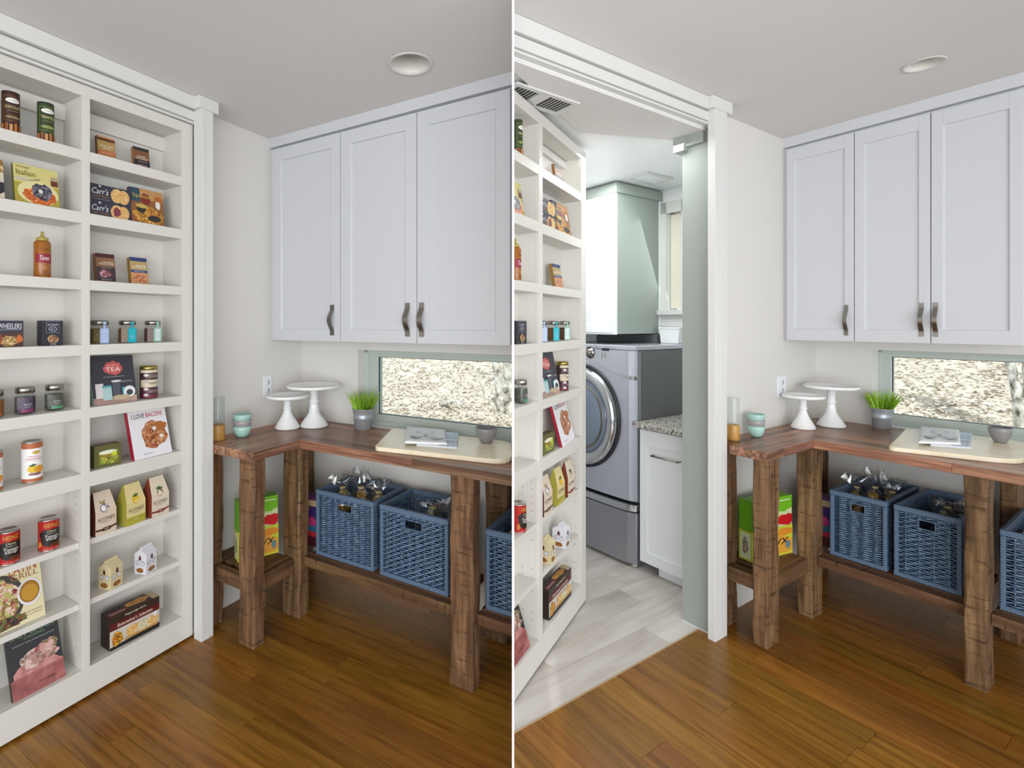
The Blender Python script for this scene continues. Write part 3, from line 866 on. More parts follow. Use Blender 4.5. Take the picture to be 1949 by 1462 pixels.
    S['tea'] = [('r', 0, 0, 1, 1, '#34333c'), ('r', 0, 0, 1, 0.14, food('teaTable', ['#8a6a62', '#a98a80', '#b59a8c'], 20, 'noise')), ('b', 0.5, 0.74, 0.24, 0.155, '#c4565a', 9), ('t', 'SIMPLY', 0.5, 0.795, 0.3, 0.035, '#e8b8a8'), ('t', 'TEA', 0.5, 0.715, 0.34, 0.085, '#f4e8dc'), ('r', 0.26, 0.555, 0.74, 0.562, '#b9b9bd'),
                ('r', 0.06, 0.13, 0.24, 0.43, '#d9d4d2'), ('r', 0.21, 0.08, 0.42, 0.34, '#a9c4c4'), ('r', 0.21, 0.34, 0.42, 0.38, '#4fa0a4'), ('r', 0.44, 0.14, 0.62, 0.46, '#4b5058'), ('e', 0.54, 0.46, 0.12, 0.022, '#d9dadc'), ('r', 0.66, 0.12, 0.8, 0.32, '#4fa0a4'), ('e', 0.83, 0.22, 0.14, 0.12, '#e2e2e2'), ('e', 0.83, 0.20, 0.08, 0.06, '#34424c'), ('b', 0.62, 0.11, 0.22, 0.06, '#b9a58a', 5), ('r', 0.62, 0.425, 0.92, 0.432, '#8f8f96'), ('t', 'brewed at home', 0.78, 0.45, 0.28, 0.02, '#c9c9cd')]
    S['cocoa'] = [('r', 0, 0, 1, 1, '#cfc4a8'), ('r', 0, 0.62, 1, 0.86, '#3a2428'), ('r', 0, 0.08, 1, 0.36, '#4a2030'), ('r', 0, 0, 1, 0.08, '#7a2438'), ('t', 'COCOA', 0.52, 0.75, 0.36, 0.12, '#d8c8b8'), ('t', 'DRINKING', 0.52, 0.5, 0.34, 0.06, '#5a4a34'), ('t', 'CHOCOLATE', 0.53, 0.22, 0.38, 0.1, '#c9a8a8'), ('e', 0.26, 0.78, 0.09, 0.05, '#d6c8c4'), ('e', 0.26, 0.55, 0.09, 0.05, '#b9a8a4'), ('e', 0.26, 0.3, 0.09, 0.05, '#d0c0c0'), ('e', 0.26, 0.1, 0.09, 0.05, '#c9b9b9')]
    S['olive'] = [('r', 0, 0, 1, 1, '#5f5a2e'), ('r', 0.16, 0.12, 0.9, 0.74, '#6a7a28'), ('e', 0.5, 0.66, 0.34, 0.1, '#dfe4c8'), ('b', 0.55, 0.32, 0.38, 0.2, food('olives', ['#4f6a1c', '#a9b43a', '#cfd25a', '#6a7a24', '#7a4a2a'], 170), 5), ('t', 'OLIVE SOAP', 0.5, 0.53, 0.6, 0.12, '#d98a2a'), ('b', 0.74, 0.56, 0.1, 0.12, '#c9cf3a', 3)]
    S['bacon'] = [('r', 0, 0, 1, 1, '#e4e2e6'), ('b', 0.60, 0.46, 0.38, 0.30, food('bacon', ['#6a2a14', '#a9562a', '#d08a4a', '#8a3f1c', '#e2b48a', '#7a3418'], 100), 4), ('b', 0.78, 0.62, 0.2, 0.1, '#a9632a', 6), ('b', 0.62, 0.58, 0.06, 0.05, '#e8dcd4', 8), ('b', 0.78, 0.40, 0.07, 0.04, '#e8dcd4', 9), ('t', 'I LOVE', 0.245, 0.885, 0.33, 0.10, '#2a2430'), ('t', 'BACON!', 0.67, 0.885, 0.44, 0.10, '#b5203e'), ('t', 'Author', 0.36, 0.085, 0.26, 0.025, '#6a6a72')]
    S['crack'] = [('r', 0, 0, 1, 1, '#c9c2b6'), ('r', 0, 0.62, 1, 1, '#33241c'), ('r', 0, 0.58, 1, 0.80, '#5a1a1a'), ('t', "Entertainer's Selection", 0.5, 0.69, 0.7, 0.11, '#f0e0d0'), ('t', 'Pepperidge Farm', 0.5, 0.90, 0.42, 0.08, '#e8d8c0', 0.25), ('p', [(0, 0), (1, 0), (1, 0.16), (0, 0.10)], '#1f1c1c'), ('b', 0.14, 0.30, 0.12, 0.22, food('veg', ['#c9892a', '#b9421c', '#4a5a1c', '#e0b23a'], 120), 4),
                 ('b', 0.44, 0.34, 0.14, 0.18, cr, 5), ('b', 0.66, 0.32, 0.14, 0.18, food('cracker2', ['#c9bfa0', '#e2d8b8', '#b9a880'], 150), 6), ('b', 0.86, 0.36, 0.13, 0.18, cr, 7), ('r', 0.28, 0.14, 0.96, 0.20, '#b98a4a'), ('e', 0.9, 0.52, 0.05, 0.07, '#d9dce2')]
    def scone(fruit, accent, extra):
        return [('b', 0.5, 0.62, 0.2, 0.11, fruit, 4)] + extra + [('t', 'SCONES', 0.5, 0.37, 0.8, 0.085, '#4a3a34'), ('t', 'baking mix', 0.5, 0.295, 0.5, 0.03, '#6a5a50'), ('p', [(0, 0.12), (0.5, 0.09), (1, 0.14), (1, 0.18), (0.5, 0.135), (0, 0.16)], accent), ('r', 0.34, 0.085, 0.7, 0.165, accent), ('t', 'MIX', 0.52, 0.125, 0.22, 0.035, '#e8dccb')]
    S['sc1'] = scone(food('coco', ['#e2dcd8', '#8a7a8a', '#5a3a4a', '#c08aa0', '#f0ece8'], 110), '#4a1c18', [('e', 0.4, 0.62, 0.16, 0.085, '#6f6a72'), ('e', 0.4, 0.62, 0.12, 0.065, '#e6e4e2'), ('p', [(0.3, 0.72), (0.5, 0.72), (0.56, 0.8), (0.4, 0.76), (0.24, 0.8)], '#8a8a52')])
    S['sc2'] = [('r', 0, 0, 1, 0.2, '#b3a93a')] + scone('#d8b41e', '#a8a23a', [('e', 0.5, 0.60, 0.19, 0.085, '#d9b41a'), ('p', [(0.34, 0.68), (0.5, 0.74), (0.72, 0.72), (0.56, 0.66)], '#4f6a2a')])
    S['sc3'] = scone(food('nutmeg', ['#5a6a3a', '#7a2f24', '#8a9a5a', '#4f3a24'], 130), '#7a2420', [('p', [(0.3, 0.72), (0.5, 0.76), (0.74, 0.70), (0.5, 0.66)], '#4a5f34')])
    S['cookie'] = [('e', 0.27, 0.55, 0.16, 0.12, '#4a5a7a'), ('e', 0.27, 0.55, 0.13, 0.095, '#e8e6e2'), ('e', 0.72, 0.55, 0.16, 0.12, '#4a5a7a'), ('e', 0.72, 0.55, 0.13, 0.095, '#e8e6e2'), ('t', '6', 0.27, 0.55, 0.1, 0.1, '#4a5a7a'), ('t', '7', 0.72, 0.55, 0.1, 0.1, '#4a5a7a'), ('e', 0.5, 0.20, 0.3, 0.12, food('biscuit', ['#7a4a1c', '#a9722f', '#5a3414', '#c08a48'], 200)), ('r', 0.42, 0.70, 0.6, 0.86, '#5a2a24'), ('e', 0.51, 0.88, 0.06, 0.05, '#5a2a24')]
    return S
SP = specs()

def tin(t, r, h, spec, lid=None, rim=True, body='#8a8a88', span=3.0):
    ht_ = h - (0.0045 if rim else 0.0)
    MB().lathe([(r * 0.98, 0), (r, 0.002), (r, ht_ - 0.002), (r * 0.98, ht_)], 28).build('can_body', flat(body, 0.35), t)
    wrap_print(t, 'printed_label', r, h - 0.006, spec, 0.003, -0.08, span)
    if rim:
        MB().lathe([(r * 0.97, h - 0.004), (r * 1.03, h - 0.003), (r * 1.03, h + 0.001), (r * 0.96, h + 0.001), (r * 0.94, h - 0.003), (0, h - 0.003)], 28).build('lid', M['tinmetal'], t)
        MB().lathe([(r * 1.02, 0), (r * 1.02, 0.003), (r * 0.99, 0.004)], 28).build('base_rim', M['tinmetal'], t)
    if lid:
        MB().lathe([(r * 1.03, h - 0.008), (r * 1.04, h), (r * 1.02, h + 0.008), (r * 0.9, h + 0.010), (0, h + 0.010)], 28).build('lid', lid, t)

def spice_jar(t, r, h, fill, tagc, tagc2, a=0.02):
    MB().lathe([(r * 0.96, 0), (r, 0.003), (r, h * 0.68), (r * 0.72, h * 0.78), (r * 0.72, h * 0.82)], 8, smooth=False, ph=PI / 8).build('glass_jar', M['jarglass'], t)
    MB().lathe([(r * 0.90, 0.003), (r * 0.93, 0.005), (r * 0.93, h * 0.60), (r * 0.80, h * 0.66)], 8, smooth=False, ph=PI / 8).build('spice', fill, t)
    MB().lathe([(r * 0.86, h * 0.80), (r * 0.92, h * 0.81), (r * 0.92, h * 0.98), (r * 0.84, h), (0, h)], 28).build('lid', M['steel'], t)
    w = r * 0.98
    tg = MB()
    tg.box(-w / 2, -0.001, 0.002, w / 2, 0.001, h * 0.66).box(-w * 0.14, -0.001, h * 0.66, w * 0.14, 0.001, h * 0.80)
    tg.prism([(w * 0.2 * math.cos(2 * PI * i / 14), h * 0.88 + w * 0.2 * math.sin(2 * PI * i / 14)) for i in range(14)], -0.001, 0.001, 0, 'y')
    o = tg.build('hang_tag', flat(tagc, 0.5), t)
    o.location = (r * 1.04 * math.sin(a), -r * 1.04 * math.cos(a), 0); o.rotation_euler = (0, 0, a)
    mb, mats = print_mesh([('r', 0.16, 0.08, 0.84, 0.92, tagc2), ('t', 'spice', 0.5, 0.6, 0.5, 0.1, '#7f96a6'), ('r', 0.25, 0.42, 0.75, 0.45, '#9fb3bf'), ('r', 0.25, 0.32, 0.75, 0.35, '#9fb3bf')], lambda u, v, l: ((u - 0.5) * w, -0.001 - l, 0.003 + v * h * 0.64))
    mb.build('tag_print', mats, o)

def big_jar(t, r, h, fill, lab, lab2):
    MB().lathe([(r * 0.95, 0), (r, 0.004), (r, h * 0.66), (r * 0.8, h * 0.74), (r * 0.8, h * 0.78)], 8, smooth=False, ph=PI / 8).build('glass_jar', M['jarglass'], t)
    MB().lathe([(r * 0.88, 0.004), (r * 0.92, 0.006), (r * 0.92, h * 0.62)], 8, smooth=False, ph=PI / 8).build('contents', fill, t)
    MB().lathe([(r * 0.88, h * 0.77), (r * 0.93, h * 0.78), (r * 0.93, h * 0.98), (r * 0.86, h), (0, h)], 28).build('lid', M['steel'], t)
    wrap_print(t, 'printed_label', r * 0.985, h * 0.58, [('r', 0.1, 0.05, 0.9, 0.95, lab), ('r', 0.1, 0.05, 0.9, 0.25, lab2), ('t', 'SEASONING', 0.5, 0.55, 0.5, 0.09, '#d8d2d8'), ('t', 'blend', 0.5, 0.4, 0.3, 0.07, '#d8d2d8')], 0.004, -0.1, 1.5)

def scone_bag(t, w, d, h, face, side, spec):
    zs = 0.56 * h
    k = 0.5
    mb = MB()
    f0, f1 = -w / 2, w / 2
    tw = w * 0.40
    P = dict(a=(f0, 0, 0), b=(f1, 0, 0), c=(f1, 0, zs), d=(f0, 0, zs), e=(-tw, d * 0.45, h), f=(tw, d * 0.45, h), g=(tw, d * 0.55, h), h=(-tw, d * 0.55, h), i=(f0, d, 0), j=(f1, d, 0), k=(f1, d, zs), l=(f0, d, zs))
    def fc(ks, m):
        mb.poly([P[q] for q in ks], m)
    fc('abcd', 0); fc('dcfe', 0); fc('efgh', 0); fc('jilk', 0); fc('klhg', 0); fc('iadl', 1); fc('bjkc', 1); fc('ldeh', 1); fc('ckgf', 1); fc('aijb', 1)
    mb.build('paper_bag', [flat(face, 0.6, bump=0.1), flat(side, 0.6)], t)
    MB().box(-tw, d * 0.43, h - 0.012, tw, d * 0.57, h - 0.002).build('folded_top', flat(face, 0.6), t)
    low = [s for s in spec]
    def mp(u, v, l):
        z = v * h
        if z <= zs: return ((u - 0.5) * w, -l, z)
        q = (z - zs) / (h - zs)
        return ((u - 0.5) * w * (1 - q * (1 - 2 * tw / w)), d * 0.45 * q - l, z + l)
    mb, mats = print_mesh(low, mp)
    mb.build('printed_front', mats, t)

def cookie_box(t, w, h, face):
    zs = h * 0.80
    mb = MB()
    mb.box(0, 0, 0, w, w, zs)
    mb.poly([(0, 0, zs), (w, 0, zs), (w, w * 0.5, h)]); mb.poly([(0, 0, zs), (w, w * .5, h), (0, w * .5, h)])
    mb.poly([(w, w, zs), (0, w, zs), (0, w * .5, h), (w, w * .5, h)]); mb.poly([(0, w, zs), (0, 0, zs), (0, w * .5, h)]); mb.poly([(w, 0, zs), (w, w, zs), (w, w * .5, h)])
    mb.build('carton', flat(face, 0.55), t, 0.0006)
    MB().box(0, w * 0.46, h - 0.004, w, w * 0.54, h + 0.008).build('gable_crimp', flat(face, 0.55), t)
    a, ma = print_mesh(SP['cookie'], lambda u, v, l: (u * w, -l, v * zs))
    a.build('printed_front', ma, t)
    a, ma = print_mesh(SP['cookie'], lambda u, v, l: (-l, (1 - u) * w, v * zs))
    a.build('printed_side', ma, t)

def squeeze_bottle(t, r, h):
    MB().lathe([(r * 0.92, 0), (r, 0.005), (r, h * 0.74), (r * 0.9, h * 0.78), (r * 0.62, h * 0.80)], 28).build('bottle', flat('#9a5c1c', 0.25), t)
    wrap_print(t, 'printed_label', r, h * 0.76, SP['bottle'], 0, -0.05, 2.3)
    MB().lathe([(r * 0.74, h * 0.795), (r * 0.72, h * 0.86), (r * 0.3, h * 0.89), (r * 0.2, h * 0.93), (r * 0.16, h), (0, h)], 24).build('cap', flat('#a89a4e', 0.35), t)

def stock(bc, items_only=None):
    kx, ky = bc.kx, bc.ky
    st = bc.state
    wn = 'of the %s bookcase' % st
    rk = 1.0 if st == 'closed' else 0.86
    def want(k): return items_only is None or k in items_only
    def it(k, name, desc, cat, x, y, sh, yaw=0.0, lean=0.0, group=None):
        return bc.item(name, '%s, %s %s' % (desc, SHELFN[sh], wn), cat, x, y, ZB[sh], yaw, lean, group)
    d = lambda v: v * ky
    # left column
    if want('choc'):
        t = it('choc', 'wafer_tin', 'tall dark brown chocolate wafer tin', 'tin', -1.502, 0.07, 0); tin(t, 0.027 * rk, 0.155, SP['choc'], None, False, '#2e1812'); MB().lathe([(0.027 * rk, 0.155), (0.0275 * rk, 0.157), (0, 0.158)], 24).build('lid', flat('#3a1c12', 0.4), t)
    if want('tira'):
        t = it('tira', 'wafer_tin', 'tall dark green tiramisu wafer tin', 'tin', -1.391, 0.07, 0); tin(t, 0.027 * rk, 0.157, SP['tira'], None, False, '#26331c'); MB().lathe([(0.027 * rk, 0.157), (0.0275 * rk, 0.159), (0, 0.16)], 24).build('lid', flat('#2c3f1e', 0.4), t)
    if want('darkbook'):
        t = it('darkbook', 'cookbook', 'cookbook cut off by the picture edge', 'book', -1.592, 0.06, 1, 0, 0.14); book(t, 0.14, 0.014, 0.155, '#3a3430', SP['darkbook'])
    if want('ital'):
        t = it('ital', 'cookbook', 'square yellow Italian cookbook with a pasta dish', 'book', -1.422, 0.05, 1, 0, 0.16); book(t, 0.145 * kx, 0.016 * ky, 0.157, '#6a6a28', SP['ital'])
    if want('bottle'):
        t = it('bottle', 'sauce_bottle', 'amber caramel sauce squeeze bottle with red band', 'bottle', -1.402, 0.07, 2); squeeze_bottle(t, 0.0275 * rk, 0.18)
    if want('wheel'):
        t = it('wheel', 'snack_box', 'dark snack box with nuts on its front', 'box', -1.511, 0.05, 3); carton(t, 0.082 * kx, 0.03 * ky, 0.095, '#26222c', SP['wheel'])
    if want('jd'):
        t = it('jd', 'snack_box', 'small black fudge box with white lettering', 'box', -1.376, 0.05, 3); carton(t, 0.072 * kx, 0.04 * ky, 0.096, '#1c1c24', SP['jd'])
    if want('jar0'):
        t = it('jar0', 'storage_jar', 'orange filled glass jar cut off by the picture edge', 'jar', -1.553, 0.075, 4); big_jar(t, 0.033, 0.098, food('carrot', ['#8a4a1c', '#b9692a', '#6a5a2a', '#d08a4a'], 160), '#7a4a2a', '#b9582a')
    if want('jar1'):
        t = it('jar1', 'storage_jar', 'steel lidded glass jar with dark purple label', 'jar', -1.457, 0.072, 4); big_jar(t, 0.033 * rk, 0.100, food('beet', ['#3a2c3c', '#4f3a4f', '#5f4a52'], 120), '#4a4052', '#7a2456')
    if want('jar2'):
        t = it('jar2', 'storage_jar', 'steel lidded glass jar with grey green label', 'jar', -1.360, 0.072, 4); big_jar(t, 0.033 * rk, 0.100, food('herbjar', ['#33302c', '#4a463c', '#5a5648'], 120), '#4a4a42', '#4a8a68')
    if want('can'):
        t = it('can', 'drink_tin', 'white drink tin cut off by the picture edge', 'tin', -1.566, 0.05, 5); tin(t, 0.032, 0.14, SP['lemon'], None, True, '#d8d6d2')
    if want('lemon'):
        t = it('lemon', 'drink_tin', 'white lemonade tin with rust red bands', 'tin', -1.438, 0.065, 5); tin(t, 0.0325 * rk, 0.150, SP['lemon'], None, True, '#e0dedb')
    if want('soup1'):
        t = it('soup1', 'soup_can', 'red tomato soup can at the front edge, left one', 'can', -1.513, 0.058, 6); tin(t, 0.034 * rk, 0.118, SP['soup'], None, True, '#a81a14')
    if want('soup2'):
        t = it('soup2', 'soup_can', 'red tomato soup can at the front edge, %s' % ('right one' if st == 'closed' else 'partly hidden'), 'can', -1.384, 0.062, 6); tin(t, 0.034 * rk, 0.118, SP['soup'], None, True, '#a81a14')
    if want('latin'):
        t = it('latin', 'cookbook', 'cream cookbook with salad plate and orange title', 'book', -1.502, 0.045, 7, 0.03, 0.24); book(t, 0.205 * kx, 0.014, 0.225, '#cfc7a4', SP['latin'])
    if want('salt'):
        t = it('salt', 'cookbook', 'black and pink salt block cookbook', 'book', -1.427, 0.02, 8, 0.01, 0.33); book(t, 0.17 * kx, 0.016 * ky, 0.232, '#1f2024', SP['salt'])
    # right column
    if want('boxA'):
        t = it('boxA', 'dip_mix_box', 'small tan mix box with red stripe', 'box', -1.170, 0.06, 0, -0.05, 0.12); carton(t, 0.070 * kx, 0.022 * ky, 0.104, '#7a5228', SP['boxA'])
    if want('boxB'):
        t = it('boxB', 'dip_mix_box', 'small dark brown mix box', 'box', -1.020, 0.06, 0, -0.08, 0.14); carton(t, 0.068 * kx, 0.022 * ky, 0.104, '#9a6a3e', SP['boxB'])
    if want('carr'):
        for q, nm in ((0, 'lower'), (1, 'upper')):
            t = it('carr', 'cracker_box', '%s of two stacked navy cracker boxes' % nm, 'box', -1.160, 0.055, 1); t.location.z += 0.0695 * q
            carton(t, 0.172 * kx, 0.05 * ky, 0.069, '#2b2b3a', SP['carrT' if q else 'carrB'])
            side_print(t, 'printed_end', 0.05 * ky, 0.069, [('r', 0, 0, 1, 1, '#a8932e'), ('r', 0.7, 0, 1, 1, '#2b2b3a')], -0.086 * kx)
    if want('span'):
        t = it('span', 'cookbook', 'colourful Spanish cookbook with seafood dish', 'book', -0.998, 0.045, 1, -0.04, 0.17); book(t, 0.148 * kx, 0.02 * ky, 0.168, '#5a2424', SP['span'])
    if want('pkA'):
        t = it('pkA', 'spice_packet', 'brown spice rub packet with maroon top', 'packet', -1.172, 0.06, 2, -0.05, 0.14); carton(t, 0.074 * kx, 0.026 * ky, 0.124, '#96683e', SP['pkA'])
    if want('pkB'):
        t = it('pkB', 'spice_packet', 'tan dip mix packet with navy top', 'packet', -1.030, 0.06, 2, -0.05, 0.16); carton(t, 0.074 * kx, 0.026 * ky, 0.124, '#8a6a2e', SP['pkB'])
    jars = [('sp1', -1.195, food('peppercorn', ['#5a4a24', '#8a7434', '#3f3418', '#a08a4a'], 300), '#a4b6dc', '#b4c4e6', 'pale blue'), ('sp2', -1.081, flat('#6f4a1e', 0.7), '#12a3b4', '#1fb2c2', 'bright turquoise'), ('sp3', -0.967, flat('#5c3020', 0.7), '#8fbfb0', '#d3dfdc', 'mint green')]
    for k, x, fill, c1, c2, nm in jars:
        if want(k):
            t = it(k, 'spice_jar', 'spice jar with %s hang tag' % nm, 'jar', x, 0.07, 3, 0, 0, None); spice_jar(t, 0.036 * rk, 0.098, fill, c1, c2, 0.02 if st == 'closed' else -0.75)
    if want('tea'):
        if st == 'closed':
            t = it('teab', 'cookbook', 'thin mint green book behind the black tea book', 'book', -1.160, 0.075, 4, 0, 0.10); book(t, 0.16, 0.012, 0.198, '#a9c8b4', [('r', 0, 0, 1, 1, '#b4cfbd')])
        t = it('tea', 'cookbook', 'black tea cookbook with red title patch', 'book', -1.148, 0.03, 4, 0, 0.20); book(t, 0.176 * kx, 0.02 * ky, 0.203, '#a8cbbd', SP['tea'])
    if want('cocoa'):
        t = it('cocoa', 'cocoa_tin', 'brown and cream cocoa tin with gold lid', 'tin', -0.983, 0.075, 4); tin(t, 0.036 * rk, 0.136, SP['cocoa'], M['gold'], False, '#3a2428')
    if want('olive'):
        t = it('olive', 'soap_box', 'small olive green soap box', 'box', -1.186, 0.022, 5, -0.02); carton(t, 0.105 * kx, 0.05 * ky, 0.090, '#55502a', SP['olive']); 
    if want('bacon'):
        t = it('bacon', 'cookbook', 'white bacon cookbook with red spine', 'book', -0.994, 0.012, 5, 0.09, 0.26); book(t, 0.182 * kx, 0.022 * ky, 0.212, '#a81f34', SP['bacon'])
    sides = dict(sc1='#4f2018', sc2='#a8a03c', sc3='#7a321e')
    for k, x, nm in (('sc1', -1.196, 'left kraft scone mix bag with coconut print'), ('sc2', -1.072, 'middle yellow scone mix bag with lemon print'), ('sc3', -0.962, 'right scone mix bag with red fruit print')):
        if want(k):
            t = it(k, 'scone_mix_bag', nm, 'bag', x, 0.016, 6, 0.12 if st == 'closed' else 0.0); scone_bag(t, 0.088 * (1 + (kx - 1) * 0.5), 0.07 * ky, 0.172, {'sc1': '#d6c4b0', 'sc2': '#d8c890', 'sc3': '#d9ccb6'}[k], sides[k], SP[k])
    for k, x, c, nm in (('ck1', -1.187, '#d6c79c', 'cream'), ('ck2', -1.037, '#dcdbe2', 'white')):
        if want(k):
            t = it(k, 'cookie_carton', 'small %s gable top cookie carton' % nm, 'carton', x + 0.008, 0.016, 7, 0.30 if st == 'closed' else 0.0); cookie_box(t, 0.062 * (1.08 if st == 'open' else 1), 0.112, c)
    if want('crack'):
        t = it('crack', 'cracker_box', 'long dark cracker assortment box', 'box', -1.073, 0.02, 8, -0.02); w, dd, h = 0.212 * kx, 0.075 * ky, 0.138
        carton(t, w, dd, h, '#2a1c18', SP['crack'])
        top_print(t, 'printed_top', w, dd, [('r', 0, 0, 1, 1, '#2c2422'), ('r', 0, 0.1, 0.4, 0.55, '#6a2020'), ('t', 'Selection', 0.2, 0.32, 0.3, 0.26, '#e2d0c0'), ('b', 0.62, 0.5, 0.26, 0.34, food('cracker3', ['#c9892a', '#e0b25a', '#8a4a1c', '#b98a4a'], 140), 5), ('r', 0.86, 0, 1, 1, '#b9a888')], h, -w / 2, 0)

stock(bcL)
stock(bcR, {'tira', 'ital', 'bottle', 'jd', 'jar2', 'soup2', 'salt', 'boxB', 'carr', 'span', 'pkB', 'sp1', 'sp2', 'sp3', 'tea', 'cocoa', 'olive', 'bacon', 'sc1', 'sc2', 'sc3', 'ck1', 'ck2', 'crack'})
# ------------------------------------------------------------------ wall cabinets
def shaker(t, x0, x1, z0, z1, y, th, st, rail_t, rail_b, mat, name='door'):
    """framed door with a recessed flat panel; y is the front face"""
    mb = MB()
    mb.box(x0, y, z0, x0 + st, y + th, z1).box(x1 - st, y, z0, x1, y + th, z1)
    mb.box(x0 + st, y, z0, x1 - st, y + th, z0 + rail_b).box(x0 + st, y, z1 - rail_t, x1 - st, y + th, z1)
    o = mb.build(name, mat, t, 0.0012)
    MB().box(x0 + st - 0.002, y + 0.009, z0 + rail_b - 0.002, x1 - st + 0.002, y + th - 0.002, z1 - rail_t + 0.002).build('door_panel', mat, o)
    # chamfered inner edge that catches the light
    c = 0.006
    ch = MB()
    ch.prism([(x0 + st, y + 0.001), (x0 + st + c, y + 0.009), (x0 + st, y + 0.009)], z0 + rail_b, z1 - rail_t)
    ch.prism([(x1 - st, y + 0.001), (x1 - st, y + 0.009), (x1 - st - c, y + 0.009)], z0 + rail_b, z1 - rail_t)
    ch.build('panel_bead', mat, o)
    return o

def strap_handle(parent, x, y, z, L, w, name='handle'):
    mb = MB()
    n = 20; prof = []
    for i in range(n + 1):
        q = i / n
        zz = L * q
        if q < 0.12 or q > 0.88: dy = 0.004
        else:
            s = (q - 0.12) / 0.76
            dy = 0.004 + 0.026 * (0.5 - 0.5 * math.cos(2 * PI * s)) ** 0.8
        prof.append((dy, zz))
    b = 0
    for i in range(n):
        (d0, a0), (d1, a1) = prof[i], prof[i + 1]
        b = len(mb.v)
        for dx in (-w / 2, w / 2):
            mb.v += [(x + dx, y - d0, z + a0), (x + dx, y - d1, z + a1), (x + dx, y - d1 + 0.0045, z + a1), (x + dx, y - d0 + 0.0045, z + a0)]
        for q in ((0, 1, 5, 4), (1, 2, 6, 5), (2, 3, 7, 6), (3, 0, 4, 7), (0, 3, 2, 1), (4, 5, 6, 7)):
            mb.face([b + k for k in q])
    return mb.build(name, M['steel'], parent)

for rm in ROOMS:
    sx, sy = rm.sx, rm.sy
    t = rm.thing('wall_cabinet', 'white three door wall cabinet with shaker doors above the window, %s of the picture' % rm.where, 'cabinet', 0, 0, 0)
    yf = -0.33 * sy
    z0, z1 = 1.408, 2.508
    D = [(0.024, 0.478), (0.480, 0.900), (0.902, 1.320)]
    mb = MB().box(0.0015, yf + 0.021, z0 + 0.004, 1.318 * sx, -0.001, z1 + 0.011)
    mb.box(0.0015, yf + 0.012, z0 + 0.004, 0.020 * sx, yf + 0.03, z1 + 0.004)
    mb.build('carcass', M['cab'], t)
    sw = 0.058 * sx
    for k, (a, b2) in enumerate(D):
        d = shaker(t, a * sx + 0.001, b2 * sx - 0.001, z0, z1, yf, 0.02, sw, 0.072, 0.064, M['cab'])
        hx = (0.430, 0.855, 0.926)[k]
        strap_handle(d, hx * sx, yf, 1.440, 0.162, 0.022 * sx + 0.002)
    if rm.side < 0:
        pass

# ------------------------------------------------------------------ worktop of walnut staves
for rm in ROOMS:
    sx, sy = rm.sx, rm.sy
    t = rm.thing('worktop', 'L shaped walnut butcher block worktop on rough timber legs, %s of the picture' % rm.where, 'worktop', 0, 0, 0)
    zt, zb = 0.914, 0.873
    xe, yi, ye, xr = 0.382 * sx, -0.562 * sy, -0.921 * sy, 1.75 * sx
    rg = random.Random(11 if rm.side < 0 else 12)
    g = 0.0003
    n = 9
    wv_ = abs(yi) / n
    for r in range(n):
        a, b2 = yi + r * wv_, yi + (r + 1) * wv_
        xs = lambda y: xe * (y / yi)
        x = xs(a) ; first = True
        while x < xr:
            L = (0.35 + 0.55 * rg.random()) * (sx if sx > 1 else 0.8)
            x2 = min(x + L, xr)
            mb = MB()
            if first:
                pts = [(xs(a), a + g), (x2 - g, a + g), (x2 - g, b2 - g), (xs(b2) + g, b2 - g)]
            else:
                pts = [(x + g, a + g), (x2 - g, a + g), (x2 - g, b2 - g), (x + g, b2 - g)]
            ox, oy = pts[0]
            mb.prism([(p[0] - ox, p[1] - oy) for p in pts], zb - zt, 0)
            o = mb.build('stave', M['stave'], t, 0.0006, 1); o.location = (ox, oy, zt)
            x = x2; first = False
    n = 8
    wv_ = xe / n
    for r in range(n):
        a, b2 = r * wv_, (r + 1) * wv_
        yd = lambda x: yi * (x / xe)
        segs = [(ye, None)] if rg.random() < 0.4 else [(ye, ye + (0.3 + 0.3 * rg.random()) * (yi - ye)), (1, None)]
        y = ye
        for q in range(len(segs)):
            last = q == len(segs) - 1
            y2 = None if last else segs[0][1]
            mb = MB()
            # local X runs along the stave (towards the corner)
            if last: pts = [(y, -b2 + g), (yd(b2) - g, -b2 + g), (yd(a) - g, -a - g), (y, -a - g)]
            else: pts = [(y, -b2 + g), (y2 - 2 * g, -b2 + g), (y2 - 2 * g, -a - g), (y, -a - g)]
            ox, oy = pts[0]
            mb.prism([(p[0] - ox, p[1] - oy) for p in pts], zb - zt, 0)
            o = mb.build('stave', M['stave'], t, 0.0006, 1)
            o.location = (-oy, ox, zt); o.rotation_euler = (0, 0, PI / 2)
            y = y2

# ------------------------------------------------------------------ rough timber base
def rough_post(x0, y0, x1, y1, z0, z1, seed, n=26):
    """sawn timber: edges waver and chip a little along the length"""
    rg = random.Random(seed)
    mb = MB()
    k = 8
    ph = [rg.random() * 6 for _ in range(12)]
    for i in range(n + 1):
        z = z0 + (z1 - z0) * i / n
        ch = [0.004 + 0.003 * math.sin(z * 21 + ph[q]) + 0.004 * rg.random() for q in range(4)]
        e = [0.0016 * math.sin(z * 13 + ph[4 + q]) + 0.0012 * rg.random() for q in range(4)]
        a0, b0, a1, b1 = x0 + e[0], y0 + e[1], x1 - e[2], y1 - e[3]
        for p in ((a0 + ch[0], b0), (a1 - ch[1], b0), (a1, b0 + ch[1]), (a1, b1 - ch[2]), (a1 - ch[2], b1), (a0 + ch[3], b1), (a0, b1 - ch[3]), (a0, b0 + ch[0])):
            mb.v.append((p[0], p[1], z))
    for i in range(n):
        for j in range(k):
            j2 = (j + 1) % k
            mb.face([i * k + j, i * k + j2, (i + 1) * k + j2, (i + 1) * k + j])
    mb.face([j for j in reversed(range(k))]); mb.face([n * k + j for j in range(k)])
    return mb

